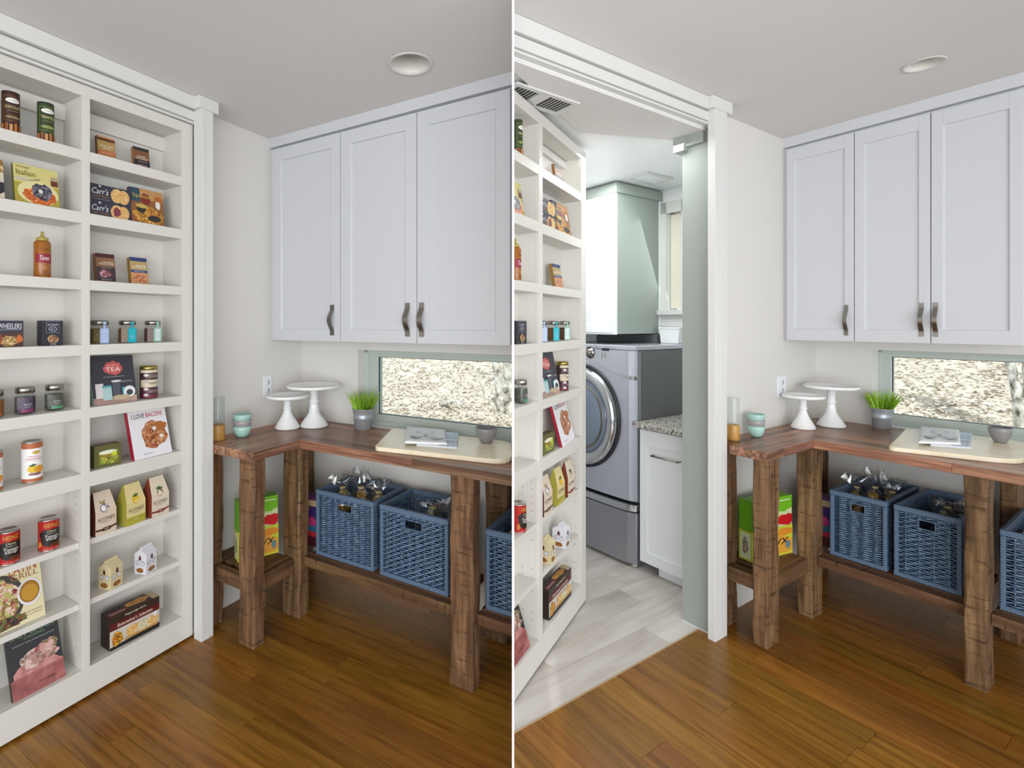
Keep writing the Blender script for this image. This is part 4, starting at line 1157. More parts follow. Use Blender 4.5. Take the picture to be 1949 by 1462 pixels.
for rm in ROOMS:
    sx, sy = rm.sx, rm.sy
    t = rm.thing('timber_base', 'dark rough sawn timber legs and low shelf carrying the worktop, %s of the picture' % rm.where, 'table base', 0, 0, 0)
    legs = [(0.272, -0.900, 0.367, -0.812), (0.264, -0.549, 0.368, -0.455), (1.144, -0.552, 1.240, -0.46), (0.004, -0.890, 0.088, -0.805), (0.004, -0.105, 0.10, -0.010), (1.144, -0.105, 1.240, -0.010), (1.70, -0.552, 1.80, -0.46)]
    for k, (a, b2, c, d) in enumerate(legs):
        mb = rough_post(0, 0, (c - a) * sx, (d - b2) * sy, 0.001, 0.8725, 40 + k + (10 if rm.side > 0 else 0))
        o = mb.build('leg', M['timber_v'], t); o.location = (a * sx, b2 * sy, 0)
    def lie_x(name, x0, x1, y0, y1, z0, z1):
        o = MB().box(0, 0, 0, (x1 - x0) * sx, (y1 - y0) * sy, z1 - z0).build(name, M['timber_h'], t, 0.003)
        o.location = (x0 * sx, y0 * sy, z0)
    def lie_y(name, x0, x1, y0, y1, z0, z1):
        o = MB().box(0, 0, 0, (y1 - y0) * sy, (x1 - x0) * sx, z1 - z0).build(name, M['timber_h'], t, 0.003)
        o.location = (x1 * sx, y0 * sy, z0); o.rotation_euler = (0, 0, PI / 2)
    lie_x('front_rail', 0.370, 1.1435, -0.505, -0.455, 0.258, 0.305)
    lie_x('front_rail', 1.2405, 1.699, -0.505, -0.455, 0.258, 0.305)
    for q in range(3):
        y0 = -0.454 + q * 0.113
        lie_x('shelf_board', 0.370, 1.1435, y0, y0 + 0.112, 0.272, 0.307)
        lie_x('shelf_board', 1.2405, 1.699, y0, y0 + 0.112, 0.272, 0.307)
    lie_y('side_rail', 0.312, 0.340, -0.811, -0.550, 0.228, 0.300)
    lie_x('end_rail', 0.089, 0.2715, -0.880, -0.835, 0.238, 0.306)
    for q in range(3):
        x0 = 0.006 + q * 0.102
        lie_y('shelf_board', x0, x0 + 0.1, -0.804, -0.556, 0.272, 0.3065)

# ------------------------------------------------------------------ wicker baskets
def weave_panel(w, h, hole=None, th=0.0065, stagger=0.0):
    mb = MB()
    pitch = 0.0108
    rows = int(h / pitch)
    pitch = h / rows
    n = max(4, int(round(w / 0.043)))
    sp = w / n
    segs = 7 * n
    for r in range(rows):
        z = (r + 0.5) * pitch
        ph = stagger * (r % 2)
        amp = th * (0.85 if r % 2 == 0 else 0.62)
        run = []
        def flush(run):
            if len(run) < 2: return
            b = len(mb.v)
            for x, y in run:
                q = 0.47 if 0.024 < x < w - 0.024 else 0.33
                mb.v += [(x, y - 0.0028, z), (x, y, z + pitch * q), (x, y + 0.0028, z), (x, y, z - pitch * q)]
            for i in range(len(run) - 1):
                for j in range(4):
                    j2 = (j + 1) % 4
                    mb.face([b + 4 * i + j, b + 4 * i + j2, b + 4 * (i + 1) + j2, b + 4 * (i + 1) + j], 0, True)
        for i in range(segs + 1):
            x = w * i / segs
            y = amp * math.cos(2 * PI * (x / sp - 0.5) + ph + PI)
            if hole and hole[1] < z < hole[3] and hole[0] < x < hole[2]:
                flush(run); run = []
                continue
            run.append((x, y))
        flush(run)
    for i in range(n):
        x = sp * (i + 0.5)
        if hole and hole[0] - 0.004 < x < hole[2] + 0.004:
            mb.box(x - 0.0022, -0.0018, 0, x + 0.0022, 0.0018, hole[1]); mb.box(x - 0.0022, -0.0018, hole[3], x + 0.0022, 0.0018, h)
        else:
            mb.box(x - 0.0022, -0.0018, 0, x + 0.0022, 0.0018, h)
    return mb

for rm in ROOMS:
    sx, sy = rm.sx, rm.sy
    bw, bd, bh = 0.330 * sx, 0.350 * sy, 0.336
    ps = 0.017
    pw, ph_ = bw - 2 * ps, bh - 0.05
    hole = (pw * 0.36, ph_ * 0.80, pw * 0.64, ph_ * 0.935)
    front = weave_panel(pw, ph_, hole).mesh('weave_front', [M['weave']])
    front2 = weave_panel(pw, ph_, hole, 0.0065, PI).mesh('weave_front', [M['weave']])
    sidep = weave_panel(bd - 2 * ps, ph_).mesh('weave_side', [M['weave']])
    spots = [(0.402, -0.445, 'first basket from the corner'), (0.768, -0.447, 'middle basket behind the front leg'), (1.258, -0.452, 'third basket, cut off at the right edge')]
    for k, (x, y, nm) in enumerate(spots):
        t = rm.thing('wicker_basket', 'blue wicker basket, %s, %s' % (nm, rm.where), 'basket', x, y, 0.3085, (0.0, -0.012, 0.015)[k], 'blue wicker baskets on the low shelf')
        inst(front if k == 0 else front2, 'front_panel', t, (ps, ps * 0.55, 0.022))
        o = inst(front, 'back_panel', t, (ps, bd - ps * 0.55, 0.022))
        inst(sidep, 'side_panel', t, (ps * 0.55, ps, 0.022), PI / 2)
        inst(sidep, 'side_panel', t, (bw - ps * 0.55, ps, 0.022), PI / 2)
        for (cx, cy) in ((0, 0), (bw - ps, 0), (bw - ps, bd - ps), (0, bd - ps)):
            MB().box(cx, cy, 0.0, cx + ps, cy + ps, bh - 0.026).build('corner_post', M['wrap'], t, 0.004)
        def ring(z0, z1, name, o_):
            mb = MB().box(-o_, -o_, z0, bw + o_, ps, z1).box(-o_, bd - ps, z0, bw + o_, bd + o_, z1).box(-o_, ps, z0, ps, bd - ps, z1).box(bw - ps, ps, z0, bw + o_, bd - ps, z1)
            mb.build(name, M['wrap'], t, 0.004)
        ring(bh - 0.026, bh, 'rim', 0.001)
        ring(0.0, 0.022, 'base_band', 0.001)
        MB().box(ps * 0.6, ps * 0.6, 0.004, bw - ps * 0.6, bd - ps * 0.6, 0.012).build('bottom_panel', M['weave'], t)
        hx0, hx1, hz0, hz1 = ps + hole[0], ps + hole[2], 0.022 + hole[1], 0.022 + hole[3]
        for yy in (ps * 0.55, bd - ps * 0.55):
            mb = MB().box(hx0 - 0.005, yy - 0.006, hz0 - 0.005, hx1 + 0.005, yy + 0.006, hz0 + 0.001).box(hx0 - 0.005, yy - 0.006, hz1 - 0.001, hx1 + 0.005, yy + 0.006, hz1 + 0.005)
            mb.box(hx0 - 0.005, yy - 0.006, hz0, hx0 + 0.001, yy + 0.006, hz1).box(hx1 - 0.001, yy - 0.006, hz0, hx1 + 0.005, yy + 0.006, hz1)
            mb.build('handle_slot_edge', M['wrap'], t, 0.002)

    # what the baskets hold
    def cookie_bag(x, y, z0, r, hb, hn, ht, cookie_cols, label, seed):
        rg = random.Random(seed)
        t = rm.thing('cookie_bag', label, 'bag', x, y, z0)
        prof = [(r * 0.75, 0.0), (r, 0.02), (r * 1.04, hb * 0.5), (r * 0.98, hb * 0.8), (r * 0.78, hb * 0.94), (r * 0.45, hb), (r * 0.24, hn), (r * 0.5, hn + (ht - hn) * 0.22), (r * 0.78, hn + (ht - hn) * 0.45), (r * 0.95, hn + (ht - hn) * 0.7), (r * 1.05, ht)]
        mb = MB().lathe(prof, 22, smooth=False, caps=False)
        tw = rg.random() * 3
        def crumple(p):
            x_, y_, z_ = p
            f_ = min(1.0, max(0.0, (z_ - hn) / max(0.02, ht - hn)))
            j1, j2 = rg.random() - 0.5, rg.random() - 0.5
            k1 = 0.16 if z_ < hb else 0.16 + 0.75 * f_
            x_, y_ = x_ * (1 + k1 * j1), y_ * (1 + k1 * j2)
            if f_ > 0:
                c_, s_ = math.cos(tw), math.sin(tw)
                a_, b_ = x_ * c_ + y_ * s_, (-x_ * s_ + y_ * c_) * (1 - 0.62 * f_)
                x_, y_ = a_ * c_ - b_ * s_ + 0.012 * f_ * j2, a_ * s_ + b_ * c_
            return (x_, y_, z_ + (0.045 * f_ * (rg.random() - 0.6)))
        mb.v = [crumple(p) for p in mb.v]
        mb.build('cellophane', M['film'], t)
        MB().lathe([(r * 0.24, hn - 0.004), (r * 0.3, hn), (r * 0.24, hn + 0.004)], 12).build('tie', flat('#c9b87a', 0.4), t)
        for q in range(15):
            a = q * 2.4; lz = 0.02 + (hb * 0.90 - 0.02) * (q / 14.0)
            rr = r * 0.52
            ck = MB().lathe([(0, -rr * 0.5), (rr * 0.7, -rr * 0.4), (rr, 0), (rr * 0.7, rr * 0.45), (0, rr * 0.55)], 10)
            o = ck.build('cookie', cookie_cols[q % len(cookie_cols)], t)
            o.location = (r * 0.42 * math.cos(a), r * 0.42 * math.sin(a), lz)
            o.rotation_euler = (rg.random(), rg.random(), 0)
    ck1 = [food('cookieA', ['#d9ae4a', '#eccf6e', '#a8742a'], 90), food('cookieB', ['#a8843a', '#cfa24a', '#dfc46c'], 90)]
    ck2 = [food('cookieC', ['#8aa07a', '#c4d0b0', '#5f7050'], 90), food('cookieD', ['#7a5a34', '#a98a5a', '#5a3a1c'], 90)]
    rk = 0.060 if rm.side < 0 else 0.046
    dz = 0.3215
    cookie_bag(0.475, -0.30, dz, rk, 0.295, 0.315, 0.37, ck1[1:], 'short clear bag of cookies at the left of the first basket, %s' % rm.where, 1)
    cookie_bag(0.585, -0.30, dz, rk, 0.315, 0.335, 0.43, ck1, 'tall clear bag of yellow cookies standing highest in the first basket, %s' % rm.where, 2)
    cookie_bag(0.668, -0.27, dz, rk, 0.30, 0.32, 0.385, ck1[1:], 'clear bag of cookies at the right of the first basket, %s' % rm.where, 3)
    cookie_bag(0.965, -0.29, dz, rk, 0.295, 0.31, 0.345, ck2, 'clear bag of greenish cookies in the middle basket, %s' % rm.where, 4)
    cookie_bag(1.050, -0.25, dz, rk, 0.285, 0.305, 0.345, ck2[1:], 'clear bag of brown cookies behind the front leg, %s' % rm.where, 5)
    for q, (c, nm) in enumerate((('#a9443a', 'lowest red'), ('#4d8fb0', 'second blue'), ('#dcdad4', 'third white'), ('#3f6f8f', 'fourth dark blue'), ('#e2ddd0', 'topmost cream'))):
        t = rm.thing('snack_carton', '%s carton of the stack in the third basket, %s' % (nm, rm.where), 'box', 1.292 + 0.004 * q, -0.40, dz + 0.056 * q, 0.05 * (q % 3) - 0.05, 'cartons stacked in the third basket')
        MB().box(0, 0, 0, 0.20 * sx, 0.2 * sy, 0.0555).build('carton', flat(c, 0.5), t, 0.001)
        flat_print(t, 'printed_end', 0.20 * sx, 0.0555, [('r', 0.06, 0.2, 0.5, 0.8, '#efe9de'), ('r', 0.56, 0.3, 0.94, 0.45, '#7a3a34')], 0, 0, 0.10 * sx)
    # boxes on the short end of the shelf
    ang = math.atan2((-0.549 + 0.781) * sy, (0.238 - 0.163) * sx)
    Lb = math.hypot((-0.549 + 0.781) * sy, (0.238 - 0.163) * sx)
    for (z0, hh, nm, key, off) in ((0.307, 0.148, 'yellow and lime tea box on the low shelf end, under the green box', 'y', 0.0), (0.4565, 0.152, 'bright green tea box with red lettering, on top of the yellow box', 'g', 0.006)):
        t = rm.thing('tea_box', '%s, %s' % (nm, rm.where), 'box', 0.163, -0.781, z0, ang)
        w, d = Lb * (1 - off * 3), 0.068
        base = '#c9cf3a' if key == 'y' else '#6fb021'
        MB().box(0, 0, 0, w, d, hh).build('carton', flat(base, 0.45), t, 0.002)
        if key == 'g':
            flat_print(t, 'printed_front', w, hh, [('r', 0, 0, 1, 1, '#d4dca4'), ('b', 0.25, 0.82, 0.34, 0.3, '#6fb81c', 3), ('b', 0.82, 0.80, 0.28, 0.32, '#6fb81c', 4), ('r', 0, 0, 0.06, 1, '#4f8f24'), ('b', 0.84, 0.20, 0.24, 0.2, '#c9101a', 5), ('t', 'Wild', 0.22, 0.16, 0.34, 0.22, '#c9201a', 0.2), ('r', 0.66, 0.86, 0.94, 0.89, '#eef2d8'), ('t', 'y', 0.62, 0.45, 0.1, 0.16, '#4a4a3a')], 0, 0, w / 2)
        else:
            flat_print(t, 'printed_front', w, hh, [('r', 0, 0, 1, 1, '#cdd23c'), ('b', 0.72, 0.34, 0.34, 0.36, '#e8a53a', 4), ('b', 0.80, 0.80, 0.26, 0.14, '#e0902a', 6), ('t', 'yx', 0.72, 0.42, 0.36, 0.34, '#332f24', 0.2), ('b', 0.88, 0.34, 0.07, 0.16, '#6a8a8f', 7), ('r', 0, 0, 1, 0.08, '#e2d43e')], 0, 0, w / 2)
            side_print(t, 'printed_end', d, hh, [('r', 0, 0, 1, 1, '#c4cc4a'), ('r', 0.16, 0.08, 0.9, 0.92, '#eef0dc'), ('r', 0.22, 0.12, 0.84, 0.88, '#d6e2b0'), ('b', 0.5, 0.5, 0.26, 0.3, food('fruit', ['#7a8a3a', '#a94a6a', '#3a6a8a', '#c9b04a', '#d9dcc0'], 200), 4)], 0, 0, 0)
    t = rm.thing('snack_pouch', 'purple and pink snack box beside the first basket, behind the corner leg, %s' % rm.where, 'box', 0.245, -0.385, 0.307, 0.1)
    w, hh = 0.125 * sx, 0.27
    MB().box(0, 0, 0, w, 0.06, hh).build('carton', flat('#5a2f5a', 0.45), t, 0.002)
    flat_print(t, 'printed_front', w, hh, [('r', 0, 0.0, 1, 0.22, '#4a1622'), ('r', 0, 0.2, 1, 0.3, '#b92a3a'), ('r', 0, 0.3, 1, 0.42, '#2f6a8a'), ('b', 0.8, 0.62, 0.3, 0.18, '#3a2a6a', 3), ('b', 0.7, 0.5, 0.2, 0.1, '#c43a7a', 4), ('r', 0, 0.8, 1, 0.92, '#c9b08a')], 0, 0, w / 2)

# ------------------------------------------------------------------ things on the worktop
for rm in ROOMS:
    sx, sy = rm.sx, rm.sy
    Z = 0.9145
    left = rm.side < 0
    k = 1.0 if left else 0.83
    def T(name, label, cat, x, y, yaw=0.0, z=Z, group=None):
        return rm.thing(name, '%s, %s' % (label, rm.where), cat, x, y, z, yaw, group)
    def cake_stand(x, y, r, rb, h, label):
        t = T('cake_stand', label, 'cake stand', x, y)
        z = h
        MB().lathe([(rb * 0.92, 0), (rb, 0.004), (rb * 0.97, 0.012), (rb * 0.84, 0.028), (rb * 0.68, 0.046), (rb * 0.50, 0.064), (rb * 0.38, 0.082), (rb * 0.30, h * 0.52), (rb * 0.29, h * 0.58), (rb * 0.35, h * 0.60), (rb * 0.35, h * 0.625), (rb * 0.28, h * 0.645), (rb * 0.28, h * 0.9)], 40).build('pedestal', M['china'], t)
        MB().lathe([(rb * 0.29, z - 0.022), (r * 0.5, z - 0.018), (r * 0.96, z - 0.014), (r, z - 0.008), (r, z + 0.002), (r * 0.985, z + 0.004), (r * 0.96, z), (r * 0.9, z - 0.007), (0, z - 0.008)], 48).build('plate', M['china'], t)
    if left:
        cake_stand(0.142, -0.344, 0.119, 0.0695, 0.186, 'smaller white pedestal cake stand')
        cake_stand(0.224, -0.200, 0.153, 0.080, 0.236, 'larger white pedestal cake stand')
    else:
        cake_stand(0.155, -0.344, 0.099, 0.058, 0.186, 'smaller white pedestal cake stand')
        cake_stand(0.238, -0.188, 0.128, 0.068, 0.232, 'larger white pedestal cake stand')
    # stacked bowls
    rb = 0.046 * k
    bowls = [('mint', '#a9d0c6', 0.0, 'lowest mint green bowl of the stacked three'), ('grey', '#9d9a98', 0.032, 'grey bowl in the middle of the stacked three'), ('mint', '#a6cdc4', 0.062, 'topmost mint green bowl of the stacked three')]
    for nm, c, dz, lab in bowls:
        t = T('bowl', lab, 'bowl', 0.103, -0.682, 0, Z + dz, 'stacked bowls')
        sc = 1.0 if dz == 0 else 1.03
        MB().lathe([(rb * 0.5, 0.0), (rb * 0.62, 0.004), (rb * 0.86, 0.020), (rb * 0.98 * sc, 0.040), (rb * 1.0 * sc, 0.056), (rb * 0.95 * sc, 0.057), (rb * 0.90 * sc, 0.040), (rb * 0.76, 0.019), (rb * 0.4, 0.008), (0, 0.007)], 32).build('bowl_body', flat(c, 0.25), t)
    # glass hurricane on a bamboo base
    t = T('glass_canister', 'clear glass cylinder on a round bamboo base by the doorway post', 'canister', 0.062 if left else 0.066, -0.822 if left else -0.815)
    r0 = 0.034 * k
    MB().lathe([(r0, 0), (r0 * 1.02, 0.002), (r0 * 1.02, 0.074), (r0, 0.076), (0, 0.076)], 32).build('base', M['bamboo_cup'], t)
    mb = MB().lathe([(r0 * 0.96, 0.0765), (r0 * 0.96, 0.213), (r0 * 0.95, 0.215), (r0 * 0.93, 0.214)], 32, caps=False)
    mb.build('glass_cylinder', M['jarglass'], t)
    # potted grass
    t = T('potted_grass', 'tuft of green grass in a galvanised pot by the window', 'plant', 0.476 if left else 0.492, -0.085 if left else -0.062, 0.4)
    r0 = 0.058 * k
    MB().lathe([(r0 * 0.80, 0), (r0 * 0.83, 0.003), (r0 * 0.90, 0.060), (r0 * 0.95, 0.063), (r0 * 0.91, 0.066), (r0 * 0.96, 0.070), (r0 * 0.92, 0.073), (r0 * 0.95, 0.085), (r0 * 1.0, 0.108), (r0 * 1.05, 0.111), (r0 * 1.05, 0.115), (r0 * 0.97, 0.113), (r0 * 0.9, 0.09), (0, 0.09)], 36).build('pot', M['zinc'], t)
    rg = random.Random(5)
    mb = MB()
    for q in range(150):
        a = rg.random() * 2 * PI; rr = r0 * 0.85 * math.sqrt(rg.random())
        bx, by = rr * math.cos(a), rr * math.sin(a)
        L = 0.085 + 0.05 * rg.random()
        out = (0.25 + 0.55 * rg.random()) * rr / r0
        dx, dy = math.cos(a) * out, math.sin(a) * out
        wd = 0.0032 + 0.0014 * rg.random()
        px, py = -math.sin(a + 1) * wd, math.cos(a + 1) * wd
        pts = []
        for s in range(4):
            u = s / 3
            x = bx + dx * L * u * (0.4 + 0.6 * u); y = by + dy * L * u * (0.4 + 0.6 * u); z = 0.092 + L * u * (1 - 0.12 * out * u)
            f = (1, 0.95, 0.65, 0.08)[s]
            pts.append((x - px * f, y - py * f, z)); pts.append((x + px * f, y + py * f, z))
        b = len(mb.v); mb.v += pts
        for s in range(3):
            mb.face([b + 2 * s, b + 2 * s + 1, b + 2 * s + 3, b + 2 * s + 2], 0, True)
    o = mb.build('grass_blades', M['grass'], t); o['kind'] = 'stuff'
    # cutting board, rounded corners
    cn = [(0.786, -0.535), (1.352, -0.415), (1.235, -0.008), (0.640, -0.055)]
    P = [Vector((x * sx, y * sy)) for x, y in cn]
    outl = []
    for i in range(4):
        p = P[i]; a = (P[i - 1] - p); c = (P[(i + 1) % 4] - p)
        rr = (0.03, 0.11, 0.07, 0.03)[i]
        pa, pc = p + a.normalized() * rr, p + c.normalized() * rr
        for s in range(7):
            u = s / 6
            outl.append(pa * (1 - u) ** 2 + p * 2 * u * (1 - u) + pc * u * u)
    cen = sum(P, Vector((0, 0))) / 4
    t = T('cutting_board', 'large pale wooden cutting board with rounded corners on the worktop', 'board', cen.x / sx, cen.y / sy)
    MB().prism([(p.x - cen.x, p.y - cen.y) for p in outl], 0.0, 0.021).build('board', M['maple'], t, 0.003)
    # tea towels
    def quad_at(u, v):
        a = P[0].lerp(P[1], u); c = P[3].lerp(P[2], u)
        return a.lerp(c, v)
    zt = Z + 0.0215
    def towel(name, label, cs, z, layers, col, spec, seed):
        Q = [Vector((x * sx, y * sy)) for x, y in cs]
        c0 = sum(Q, Vector((0, 0))) / 4
        t = rm.thing(name, '%s, %s' % (label, rm.where), 'towel', c0.x / sx, c0.y / sy, z)
        rg = random.Random(seed)
        nx, ny = 14, 10
        ph = [rg.random() * 6 for _ in range(4)]
        hz = lambda u, v: 0.0016 * math.sin(5 * u + ph[0]) * math.sin(4 * v + ph[1]) + 0.001 * math.sin(11 * u + ph[2])
        def pt(u, v, zz):
            p = Q[0].lerp(Q[1], u).lerp(Q[3].lerp(Q[2], u), v) - c0
            return (p.x, p.y, zz)
        for L in range(layers):
            mb = MB()
            zb_, zt_ = L * 0.0034, L * 0.0034 + 0.003
            sh = 0.008 * L
            idx = {}
            for j in range(ny + 1):
                for i in range(nx + 1):
                    u, v = sh + (1 - 2 * sh) * i / nx, sh + (1 - 2 * sh) * j / ny
                    edge = min(i, nx - i, j, ny - j)
                    mb.v.append(pt(u, v, zt_ + (hz(u, v) if edge else -0.0012) + 0.002))
            n0 = len(mb.v)
            for j in range(ny + 1):
                for i in range(nx + 1):
                    u, v = sh + (1 - 2 * sh) * i / nx, sh + (1 - 2 * sh) * j / ny
                    mb.v.append(pt(u, v, zb_))
            w_ = nx + 1
            for j in range(ny):
                for i in range(nx):
                    a = j * w_ + i
                    mb.face([a, a + 1, a + w_ + 1, a + w_], 0, True)
                    mb.face([n0 + a + w_, n0 + a + w_ + 1, n0 + a + 1, n0 + a], 0)
            rim = [j for j in range(w_)] + [j * w_ + nx for j in range(1, ny + 1)] + [ny * w_ + i for i in range(nx - 1, -1, -1)] + [j * w_ for j in range(ny - 1, 0, -1)]
            for a, b2 in zip(rim, rim[1:] + rim[:1]):
                mb.face([a, n0 + a, n0 + b2, b2])
            mb.build('fold', flat(col, 0.85, bump=0.3, bscale=500), t)
        top = (layers - 1) * 0.0034 + 0.003 + 0.0022
        sh = 0.008 * (layers - 1)
        mb, mats = print_mesh(spec, lambda u, v, l: pt(sh + (1 - 2 * sh) * u, sh + (1 - 2 * sh) * v, top + hz(u, v) + 0.0003 + l))
        mb.build('print', mats, t)
    ink = '#7d8da6'
    cr = [('e', 0.50, 0.42, 0.055, 0.10, ink), ('e', 0.50, 0.42, 0.03, 0.06, '#b9c3d0')]
    for sgn in (-1, 1):
        for q in range(4):
            y = 0.30 + 0.10 * q
            x0 = 0.5 + sgn * 0.05; x1 = 0.5 + sgn * (0.20 + 0.04 * (q % 2)); x2 = 0.5 + sgn * (0.30 - 0.06 * (q > 1)); yy = y + (0.10 if q > 1 else -0.10)
            cr.append(('p', [(x0, y), (x1, y + (yy - y) * 0.7), (x2, yy), (x1, y + (yy - y) * 0.7 + 0.025)], ink))
        cr.append(('p', [(0.5 + sgn * 0.05, 0.34), (0.5 + sgn * 0.24, 0.22), (0.5 + sgn * 0.40, 0.30), (0.5 + sgn * 0.36, 0.22), (0.5 + sgn * 0.22, 0.17)], ink))
    cr += [('p', [(0.12, 0.30), (0.30, 0.16), (0.30, 0.19), (0.13, 0.33)], ink), ('p', [(0.80, 0.18), (0.95, 0.26), (0.95, 0.29), (0.79, 0.21)], ink)]
    towel('tea_towel', 'blue striped white tea towel lying under the printed one', [(0.930, -0.400), (1.100, -0.345), (0.985, -0.012), (0.820, -0.055)], zt, 2, '#e2e5ea', [('r', 0.55, 0.0, 0.98, 1.0, '#c3cddc'), ('r', 0.58, 0.55, 0.98, 0.58, '#8fa0bc'), ('r', 0.62, 0.70, 0.98, 0.73, '#9fb0c8'), ('r', 0.6, 0.30, 0.98, 0.36, '#a9b8cf'), ('r', 0.72, 0, 0.75, 1, '#a9b8cf'), ('r', 0.88, 0, 0.91, 1, '#a9b8cf')], 3)
    towel('tea_towel', 'folded white tea towel with blue crab print', [(0.888, -0.432), (1.050, -0.338), (0.915, -0.014), (0.722, -0.058)], zt + 0.0112, 2, '#eef0f0', cr, 4)
    # small grey bowl on the board
    t = T('bowl', 'small plain grey bowl alone on the cutting board', 'bowl', 1.152, -0.110, 0, Z + 0.0215)
    rb = 0.0525 * (1 if left else 0.78)
    MB().lathe([(rb * 0.50, 0.0), (rb * 0.56, 0.005), (rb * 0.80, 0.026), (rb * 0.95, 0.050), (rb, 0.070), (rb * 0.96, 0.072), (rb * 0.90, 0.050), (rb * 0.72, 0.022), (rb * 0.35, 0.010), (0, 0.009)], 36).build('bowl_body', flat('#8d8b8c', 0.35), t)

# ------------------------------------------------------------------ laundry room behind the right-hand doorway
rm = RIGHT
sx, sy = rm.sx, rm.sy
LC = 2.44
YB = -0.315
# shell
rm.st(MB().box(-4.2 * sx, YB * sy, 0, -1.062 * sx, YB * sy + 0.12, LC + 0.1).box(-0.905 * sx, YB * sy, 0, -0.10 * sx, YB * sy + 0.12, LC + 0.1).box(-1.062 * sx, YB * sy, 0, -0.905 * sx, YB * sy + 0.12, 1.58).box(-1.062 * sx, YB * sy, 2.30, -0.905 * sx, YB * sy + 0.12, LC + 0.1), 'wall_laundry', M['white'])
rm.st(MB().box(-0.130 * sx, -0.982 * sy, 0.0, 0.087 * sx, -0.935 * sy, 2.452).box(-0.130 * sx, -0.94 * sy, 0.0, -0.09 * sx, YB * sy, CEIL), 'wall_jamb', M['jamb'])
rm.st(MB().box(-0.165 * sx, -1.012 * sy, 2.365, -0.085 * sx, -0.9 * sy, 2.452).box(-0.10 * sx, -1.0 * sy, 2.385, 0.04 * sx, -0.9825 * sy, 2.439), 'trim_head_stop', M['jamb'])
rm.st(MB().box(-0.128 * sx, -0.986 * sy, 0.001, 0.06 * sx, -0.982 * sy, 0.006), 'trim_caulk', M['trim'])
rm.st(MB().box(-0.012 * sx, -3.6 * sy, -0.012, -0.003 * sx, -0.985 * sy, 0.0018), 'trim_threshold', flat('#b59a78', 0.4))
rm.st(MB().box(-4.2 * sx, -3.9 * sy, LC + 0.012, -0.09 * sx, (YB + 0.05) * sy, LC + 0.06).box(-0.09 * sx, -3.9 * sy, LC + 0.012, 0.044 * sx, -0.985 * sy, LC + 0.06), 'ceiling_laundry', M['white'])
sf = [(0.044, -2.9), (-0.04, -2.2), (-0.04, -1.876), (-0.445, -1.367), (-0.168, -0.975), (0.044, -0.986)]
rm.st(MB().prism([(x * sx, y * sy) for x, y in reversed(sf)], LC, LC + 0.011), 'laundry_ceiling_shade', M['ceiling'])  # thin panel added; the ceiling's dimmer area put into its outline and colour
rm.st(MB().box(-4.2 * sx, -4.2 * sy, 0, -0.10 * sx, -4.1 * sy, LC + 0.1), 'wall_laundry_far', M['white'])
# window in the laundry wall
t = bpy.data.objects.new('window_3', None); COL.objects.link(t); rm.put(t); t['kind'] = 'structure'
tag(t, 'narrow bright window with white casing beside the laundry wall cabinet')
yw = YB * sy
wx0, wx1 = -1.062 * sx, -0.905 * sx
MB().box(wx0 - 0.055, yw - 0.014, 1.60, wx0, yw, 2.36).box(wx1, yw - 0.014, 1.60, wx1 + 0.055, yw, 2.36).box(wx0 - 0.055, yw - 0.014, 2.28, wx1 + 0.055, yw, 2.36).build('casing', M['trim'], t, 0.002)
MB().box(wx0 - 0.07, yw - 0.05, 1.565, wx1 + 0.07, yw + 0.06, 1.60).box(wx0 - 0.055, yw - 0.014, 1.48, wx1 + 0.055, yw, 1.565).build('sill', M['trim'], t, 0.002)
MB().box(wx0 + 0.0, yw + 0.045, 1.60, wx0 + 0.022, yw + 0.075, 2.29).box(wx1 - 0.022, yw + 0.045, 1.60, wx1, yw + 0.075, 2.29).box(wx0, yw + 0.045, 2.265, wx1, yw + 0.075, 2.29).build('sash', M['trim'], t, 0.002)
MB().box(wx0 + 0.02, yw + 0.055, 1.60, wx1 - 0.02, yw + 0.059, 2.27).build('pane', M['glass'], t)
MB().box(wx0 + 0.006, yw + 0.03, 1.61, wx1 - 0.03, yw + 0.033, 2.275).build('blind', flat('#e2dccb', 0.8), t)
# wall cabinet
t = rm.thing('laundry_wall_cabinet', 'pale sage sided white wall cabinet above the dryer', 'cabinet', 0, 0, 0)
cx1 = -1.132 * sx; cy0 = -0.697 * sy
MB().box(-2.4 * sx, cy0 + 0.02, 1.434, cx1, YB * sy - 0.001, 2.374).build('carcass', M['sage'], t)
MB().box(-2.4 * sx, cy0 + 0.001, 1.430, cx1 + 0.002, cy0 + 0.02, 2.374).build('face_frame', M['labcab'], t, 0.001)
shaker(t, -1.62 * sx, -1.150 * sx, 1.445, 2.355, cy0 - 0.018, 0.019, 0.045, 0.05, 0.05, M['labcab'])
shaker(t, -2.12 * sx, -1.63 * sx, 1.445, 2.355, cy0 - 0.018, 0.019, 0.045, 0.05, 0.05, M['labcab'])
MB().box(-2.4 * sx, cy0 - 0.006, 2.374, cx1 + 0.014, YB * sy - 0.001, LC).build('crown_board', M['sage'], t, 0.002)
MB().box(cx1, (YB - 0.022) * sy, 1.434, cx1 + 0.008, YB * sy - 0.001, 2.374).build('scribe_strip', M['labcab'], t)
MB().tube([(-1.47 * sx, cy0 - 0.018, 1.53), (-1.47 * sx, cy0 - 0.04, 1.53), (-1.47 * sx, cy0 - 0.04, 1.60), (-1.47 * sx, cy0 - 0.018, 1.60)], 0.005).build('handle', M['steel'], t)
